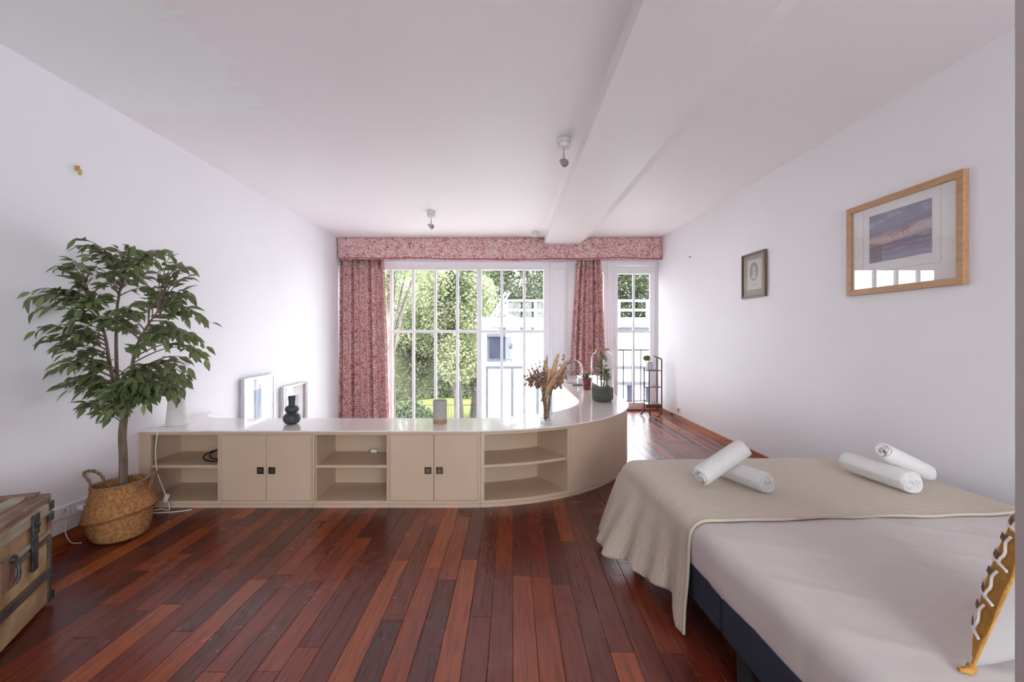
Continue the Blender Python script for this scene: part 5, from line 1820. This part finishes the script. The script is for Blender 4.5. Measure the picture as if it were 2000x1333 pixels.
MB().grid(lambda u, v: cush(u, v, -1), 30, 30).build('cushion_back', M['cushionback'], cu, smooth=80)
MB().grid(lambda u, v: cush(1 - u, v, 1), 30, 30).build('cushion_front', M['ochre'], cu, smooth=80)
MB().tube([cush(0.0, j / 30, 0) for j in range(31)], 0.004, 6).build('seam', M['ochre'], cu, smooth=60)
def on_front(a, b, lift=0.002):
    p_ = cush((a + 1) / 2, (b + 1) / 2, 1)
    return p_ + cnn * lift - cv * lift * 0.6
for k_ in range(5):
    b0 = -0.72 + k_ * 0.36
    MB().tube([on_front(-0.995 + 0.5 * i / 10, b0 + 0.02 * math.sin(i)) for i in range(11)], 0.0032, 6).build('white_cord', M['cord_white'], cu, smooth=60)
    a_in = -0.93
    MB().tube([on_front(a_in + 0.015 * math.sin(i * 1.3), b0 + 0.30 * i / 8) for i in range(9)], 0.0030, 6).build('white_cord', M['cord_white'], cu, smooth=60)
    for db in (0.07, 0.25):
        c_ = on_front(-0.87, b0 + db, 0.004)
        MB().poly([on_front(-0.90, b0 + db - 0.028, 0.005), on_front(-0.82, b0 + db - 0.028, 0.005), on_front(-0.82, b0 + db + 0.028, 0.005), on_front(-0.90, b0 + db + 0.028, 0.005)]).build('patch', M['brownpatch'], cu, solid=0.0015)
# gathered corner tuft
tf = cush(0.0, 0.0, 0)
MB().tube([tf, tf - cv * 0.012 - cup * 0.004, tf - cv * 0.030 - cup * 0.002 + cn * 0.01], [0.010, 0.008, 0.004], 8).build('corner_tuft', M['ochre'], cu, smooth=60)

# ------------------------------------------------------------------ outdoors
ZG = -2.75
MB().box(-30, 30, YF + WT + 0.02, 60, ZG - 0.2, ZG).build('lawn', M['grass'], kind='structure', label='sunny lawn of the garden outside')
MB().box(-12, 12, YF + WT + 0.03, 14.6, ZG, ZG + 0.03).build('bounce_ground', M['gravel'], kind='structure', label='pale gravel terrace below the window')  # out of view, added to throw sunlight up onto the ceiling
MB().box(0.9, 3.2, YF + WT, 7.45, -0.16, 0.0).build('balcony_slab', M['render_white'], kind='structure', label='narrow balcony slab outside the glazed door')
rl = thing('balcony_railing', (2.0, 7.35, 0.0), 'dark iron balcony railing outside the glazed door', 'railing')
MB().box(0.95, 3.1, 7.335, 7.365, 0.845, 0.870).build('top_rail', M['rail_grey'], rl)
MB().box(0.95, 3.1, 7.340, 7.360, 0.030, 0.048).build('bottom_rail', M['rail_grey'], rl)
for i in range(16):
    x = 0.98 + i * 0.14
    MB().box(x - 0.008, x + 0.008, 7.342, 7.358, 0.0 if i % 5 == 0 else 0.048, 0.845).build('baluster', M['rail_grey'], rl)

# white outbuilding opposite
HY = 11.0
hb = thing('white_building', (3.6, 13, ZG), 'white rendered building with a flat roof opposite the window', 'building')
hx0, hx1, hz = -0.50, 8.5, 1.24
MB().box(hx0, hx1, HY, 16, ZG, hz).build('wall', M['render_white'], hb)
MB().box(hx0 - 0.06, hx1, HY - 0.10, HY + 0.02, 1.27, 1.50).build('roof_parapet', M['render_white'], hb)
MB().box(hx0 + 0.45, hx1, HY - 0.055, HY - 0.002, 1.135, 1.265).build('roof_gutter', M['zinc'], hb)
for z_ in (0.30, -0.08):
    MB().box(2.4, hx1, HY - 0.12, HY - 0.002, z_ - 0.035, z_ + 0.035).build('ledge', M['zinc'], hb)
w_ = MB().box(-0.36, 0.26, HY - 0.03, HY - 0.002, 0.36, 1.12).build('window', M['zinc'], hb)
MB().box(-0.30, 0.20, HY - 0.045, HY - 0.031, 0.52, 1.02).build('pane', M['blueglass'], w_)
MB().box(-0.36, 0.26, HY - 0.14, HY - 0.031, 0.36, 0.43).build('sill', M['render_white'], w_)
MB().box(-0.36, 0.26, HY - 0.10, HY - 0.031, 1.04, 1.12).build('lintel', M['zinc'], w_)
for x in (3.02, 3.47):
    w2_ = MB().box(x, x + 0.14, HY - 0.03, HY - 0.002, -0.62, -0.13).build('window', M['zinc'], hb)
    MB().box(x + 0.015, x + 0.125, HY - 0.040, HY - 0.031, -0.60, -0.15).build('pane', M['blueglass'], w2_)
for x in (2.45, 2.9):
    MB().box(x, x + 0.35, HY - 0.03, HY - 0.002, -1.9, -0.9).build('window', M['blueglass'], hb)
vent = thing('roof_vent', (0.05, HY + 0.6, hz), 'rounded grey vent cowl on the white roof', 'vent')
MB().lathe([(0.36, 0.0), (0.36, 0.20), (0.30, 0.30), (0.16, 0.37), (0.0, 0.38)], (0.06, HY + 0.7, hz), 24).build('cowl', M['zinc'], vent, smooth=50)
MB().tube([(0.06, HY + 0.7, hz + 0.36), (0.06, HY + 0.7, hz + 0.62)], [0.09, 0.11], 14).build('pipe', M['render_white'], vent, smooth=50)
ld = thing('roof_ladder', (-0.1, HY + 0.5, hz), 'slanting white ladder leaning above the roof vent', 'ladder')
la, lb = Vector((-0.30, HY + 0.4, 1.45)), Vector((0.10, HY + 0.4, 2.15))
for off_ in (0, 0.10):
    MB().tube([la + Vector((off_, 0, 0)), lb + Vector((off_, 0, 0))], 0.022, 8).build('side_rail', M['render_white'], ld, smooth=50)
for i in range(6):
    p_ = la.lerp(lb, (i + 0.5) / 6)
    MB().tube([p_, p_ + Vector((0.10, 0, 0))], 0.012, 6).build('rung', M['render_white'], ld, smooth=50)
rr2 = thing('roof_rail', (3, HY + 0.4, hz), 'white tubular safety rail along the roof edge', 'railing')
for z_ in (1.94, 1.70):
    MB().tube([(0.12, HY + 0.4, z_), (8.4, HY + 0.4, z_)], 0.028, 8).build('rail', M['render_white'], rr2, smooth=50)
for i in range(9):
    x = 0.14 + i * 0.70 * 1.0
    MB().tube([(x, HY + 0.4, hz), (x, HY + 0.4, 1.95)], 0.028, 8).build('post', M['render_white'], rr2, smooth=50)
# grey posts in front of the white wall
pf = thing('post_frame', (0.5, 10.2, ZG), 'grey metal post-and-rail frame standing before the white wall', 'frame')
MB().box(-0.36, 0.55, 10.19, 10.25, 0.325, 0.385).build('rail', M['zinc'], pf)
for x in (-0.33, 0.235, 0.80):
    MB().box(x - 0.03, x + 0.03, 10.19, 10.25, ZG, 0.325 if x < 0.5 else 0.0).build('post', M['zinc'], pf)

rt = random.Random(99)


def tree(name, base, h, crown, n, leaf, m, label, trunk_r=0.16, bend=0.0, lobes=14, group='trees outside', trunk_h=None):
    """crown: (cx,cy,cz, rx,ry,rz)"""
    t = thing(name, base, label, 'tree', group)
    bx0, by0, bz0 = base
    cx, cy, cz, rx, ry, rz = crown
    top_ = Vector((cx, cy, cz + rz * 0.3))
    l_ = spline([Vector(base), Vector((bx0 + bend * 0.4, by0, bz0 + (cz - bz0) * 0.45)), Vector((cx + bend, cy, cz)), top_], 6)
    MB().tube(l_, [trunk_r * (1 - 0.75 * i / (len(l_) - 1)) for i in range(len(l_))], 10).build('trunk', M['bark_out'], t, smooth=60)
    lob = []
    for i in range(lobes):
        d = Vector((rt.gauss(0, 1), rt.gauss(0, 1), rt.gauss(0, 1))).normalized()
        f = rt.uniform(0.35, 0.85)
        c = Vector((cx + d.x * rx * f, cy + d.y * ry * f, cz + d.z * rz * f))
        lob.append((c, rt.uniform(0.26, 0.42)))
        k = l_[rt.randint(len(l_) // 3, len(l_) - 1)]
        MB().tube(spline([k, k.lerp(c, 0.5) + Vector((0, 0, 0.1 * rz)), c], 4), [trunk_r * 0.34 * (1 - 0.1 * j) for j in range(9)], 6).build('branch', M['bark_out'], t, smooth=60)
    mb = MB()
    for i in range(n):
        c, s = lob[rt.randrange(lobes)]
        d = Vector((rt.gauss(0, 1), rt.gauss(0, 1), rt.gauss(0, 1))).normalized() * rt.random() ** 0.4
        p = c + Vector((d.x * rx * s, d.y * ry * s, d.z * rz * s))
        u = Vector((rt.gauss(0, 1), rt.gauss(0, 1), rt.gauss(0, 0.6))).normalized()
        nrm = Vector((rt.gauss(0, 0.6), rt.gauss(-0.3, 0.6), 0.8)).normalized()
        v = nrm.cross(u)
        if v.length < 0.05: continue
        v.normalize()
        L = leaf * rt.uniform(0.7, 1.3)
        mb.poly([p, p + u * L * 0.5 + v * L * 0.28, p + u * L, p + u * L * 0.5 - v * L * 0.28])
    mb.build('foliage', m, t, kind='stuff')
    return t


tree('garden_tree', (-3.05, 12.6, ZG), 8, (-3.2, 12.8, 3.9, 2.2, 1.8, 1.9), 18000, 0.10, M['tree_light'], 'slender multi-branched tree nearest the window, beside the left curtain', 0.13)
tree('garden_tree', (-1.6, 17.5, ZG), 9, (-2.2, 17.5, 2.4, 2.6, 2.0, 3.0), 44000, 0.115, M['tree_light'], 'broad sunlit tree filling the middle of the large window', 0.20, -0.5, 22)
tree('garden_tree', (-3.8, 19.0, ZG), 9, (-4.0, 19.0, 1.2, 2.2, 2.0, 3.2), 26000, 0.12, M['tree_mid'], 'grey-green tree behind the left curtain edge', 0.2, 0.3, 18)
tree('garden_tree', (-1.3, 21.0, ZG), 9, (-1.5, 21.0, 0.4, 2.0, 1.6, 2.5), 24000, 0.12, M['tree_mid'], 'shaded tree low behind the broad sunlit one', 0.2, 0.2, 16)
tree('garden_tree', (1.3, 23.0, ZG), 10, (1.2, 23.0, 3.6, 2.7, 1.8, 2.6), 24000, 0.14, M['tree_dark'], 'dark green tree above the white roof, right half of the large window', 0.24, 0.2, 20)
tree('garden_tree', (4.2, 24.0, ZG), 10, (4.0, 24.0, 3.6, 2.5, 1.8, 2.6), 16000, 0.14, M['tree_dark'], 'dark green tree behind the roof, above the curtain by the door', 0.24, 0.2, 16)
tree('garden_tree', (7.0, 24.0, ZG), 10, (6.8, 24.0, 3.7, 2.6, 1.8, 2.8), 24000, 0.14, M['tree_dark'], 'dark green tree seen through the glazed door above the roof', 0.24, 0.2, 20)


def bush(x, y, rx, rz, n, m, label, lsz=0.13):
    t = thing('garden_bush', (x, y, ZG), label, 'bush', 'bushes outside')
    mb = MB()
    for i in range(n):
        d = Vector((rt.gauss(0, 1), rt.gauss(0, 1), abs(rt.gauss(0, 1)))).normalized() * rt.random() ** 0.35
        p = Vector((x + d.x * rx, y + d.y * rx * 0.8, ZG + d.z * rz))
        u = Vector((rt.gauss(0, 1), rt.gauss(0, 1), rt.gauss(0, 1))).normalized()
        v = u.orthogonal().normalized()
        L = lsz * rt.uniform(0.7, 1.3)
        mb.poly([p, p + u * L * 0.5 + v * L * 0.3, p + u * L, p + u * L * 0.5 - v * L * 0.3])
    mb.build('foliage', m, t, kind='stuff')
    MB().tube([(x, y, ZG), (x + 0.1, y, ZG + rz * 0.6)], [0.05, 0.02], 6).build('stem', M['bark_out'], t)


for (hx_, hy_, hr_, hh_, hm_, hl_) in ((-6.0, 27.5, 2.0, 3.4, 'tree_mid', 'tall hedge shrub at the far left end of the lawn'), (-3.6, 28.5, 2.0, 3.9, 'tree_light', 'tall sunlit hedge shrub beyond the lawn, left of centre'), (-1.4, 28.0, 1.9, 3.6, 'tree_mid', 'tall hedge shrub beyond the lawn next to the white building')):
    bush(hx_, hy_, hr_, hh_, 16000, M[hm_], hl_, 0.13)
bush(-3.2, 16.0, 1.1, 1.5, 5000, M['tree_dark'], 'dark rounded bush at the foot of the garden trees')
bush(-4.9, 17.0, 1.3, 2.6, 5000, M['tree_mid'], 'tall loose bush behind the left curtain edge')
gf = thing('garden_fence', (-2.5, 18.6, ZG), 'thin dark iron fence across the lawn', 'fence')
for z_ in (ZG + 0.92, ZG + 0.12):
    MB().box(-6.5, -0.6, 18.59, 18.61, z_, z_ + 0.02).build('rail', M['rail_grey'], gf)
for i in range(50):
    x = -6.5 + i * 0.12
    big = i % 12 == 8
    h_ = 0.022 if big else 0.005
    MB().box(x - h_, x + h_, 18.59, 18.61, ZG, ZG + (1.02 if big else 0.92)).build('picket', M['rail_grey'], gf)
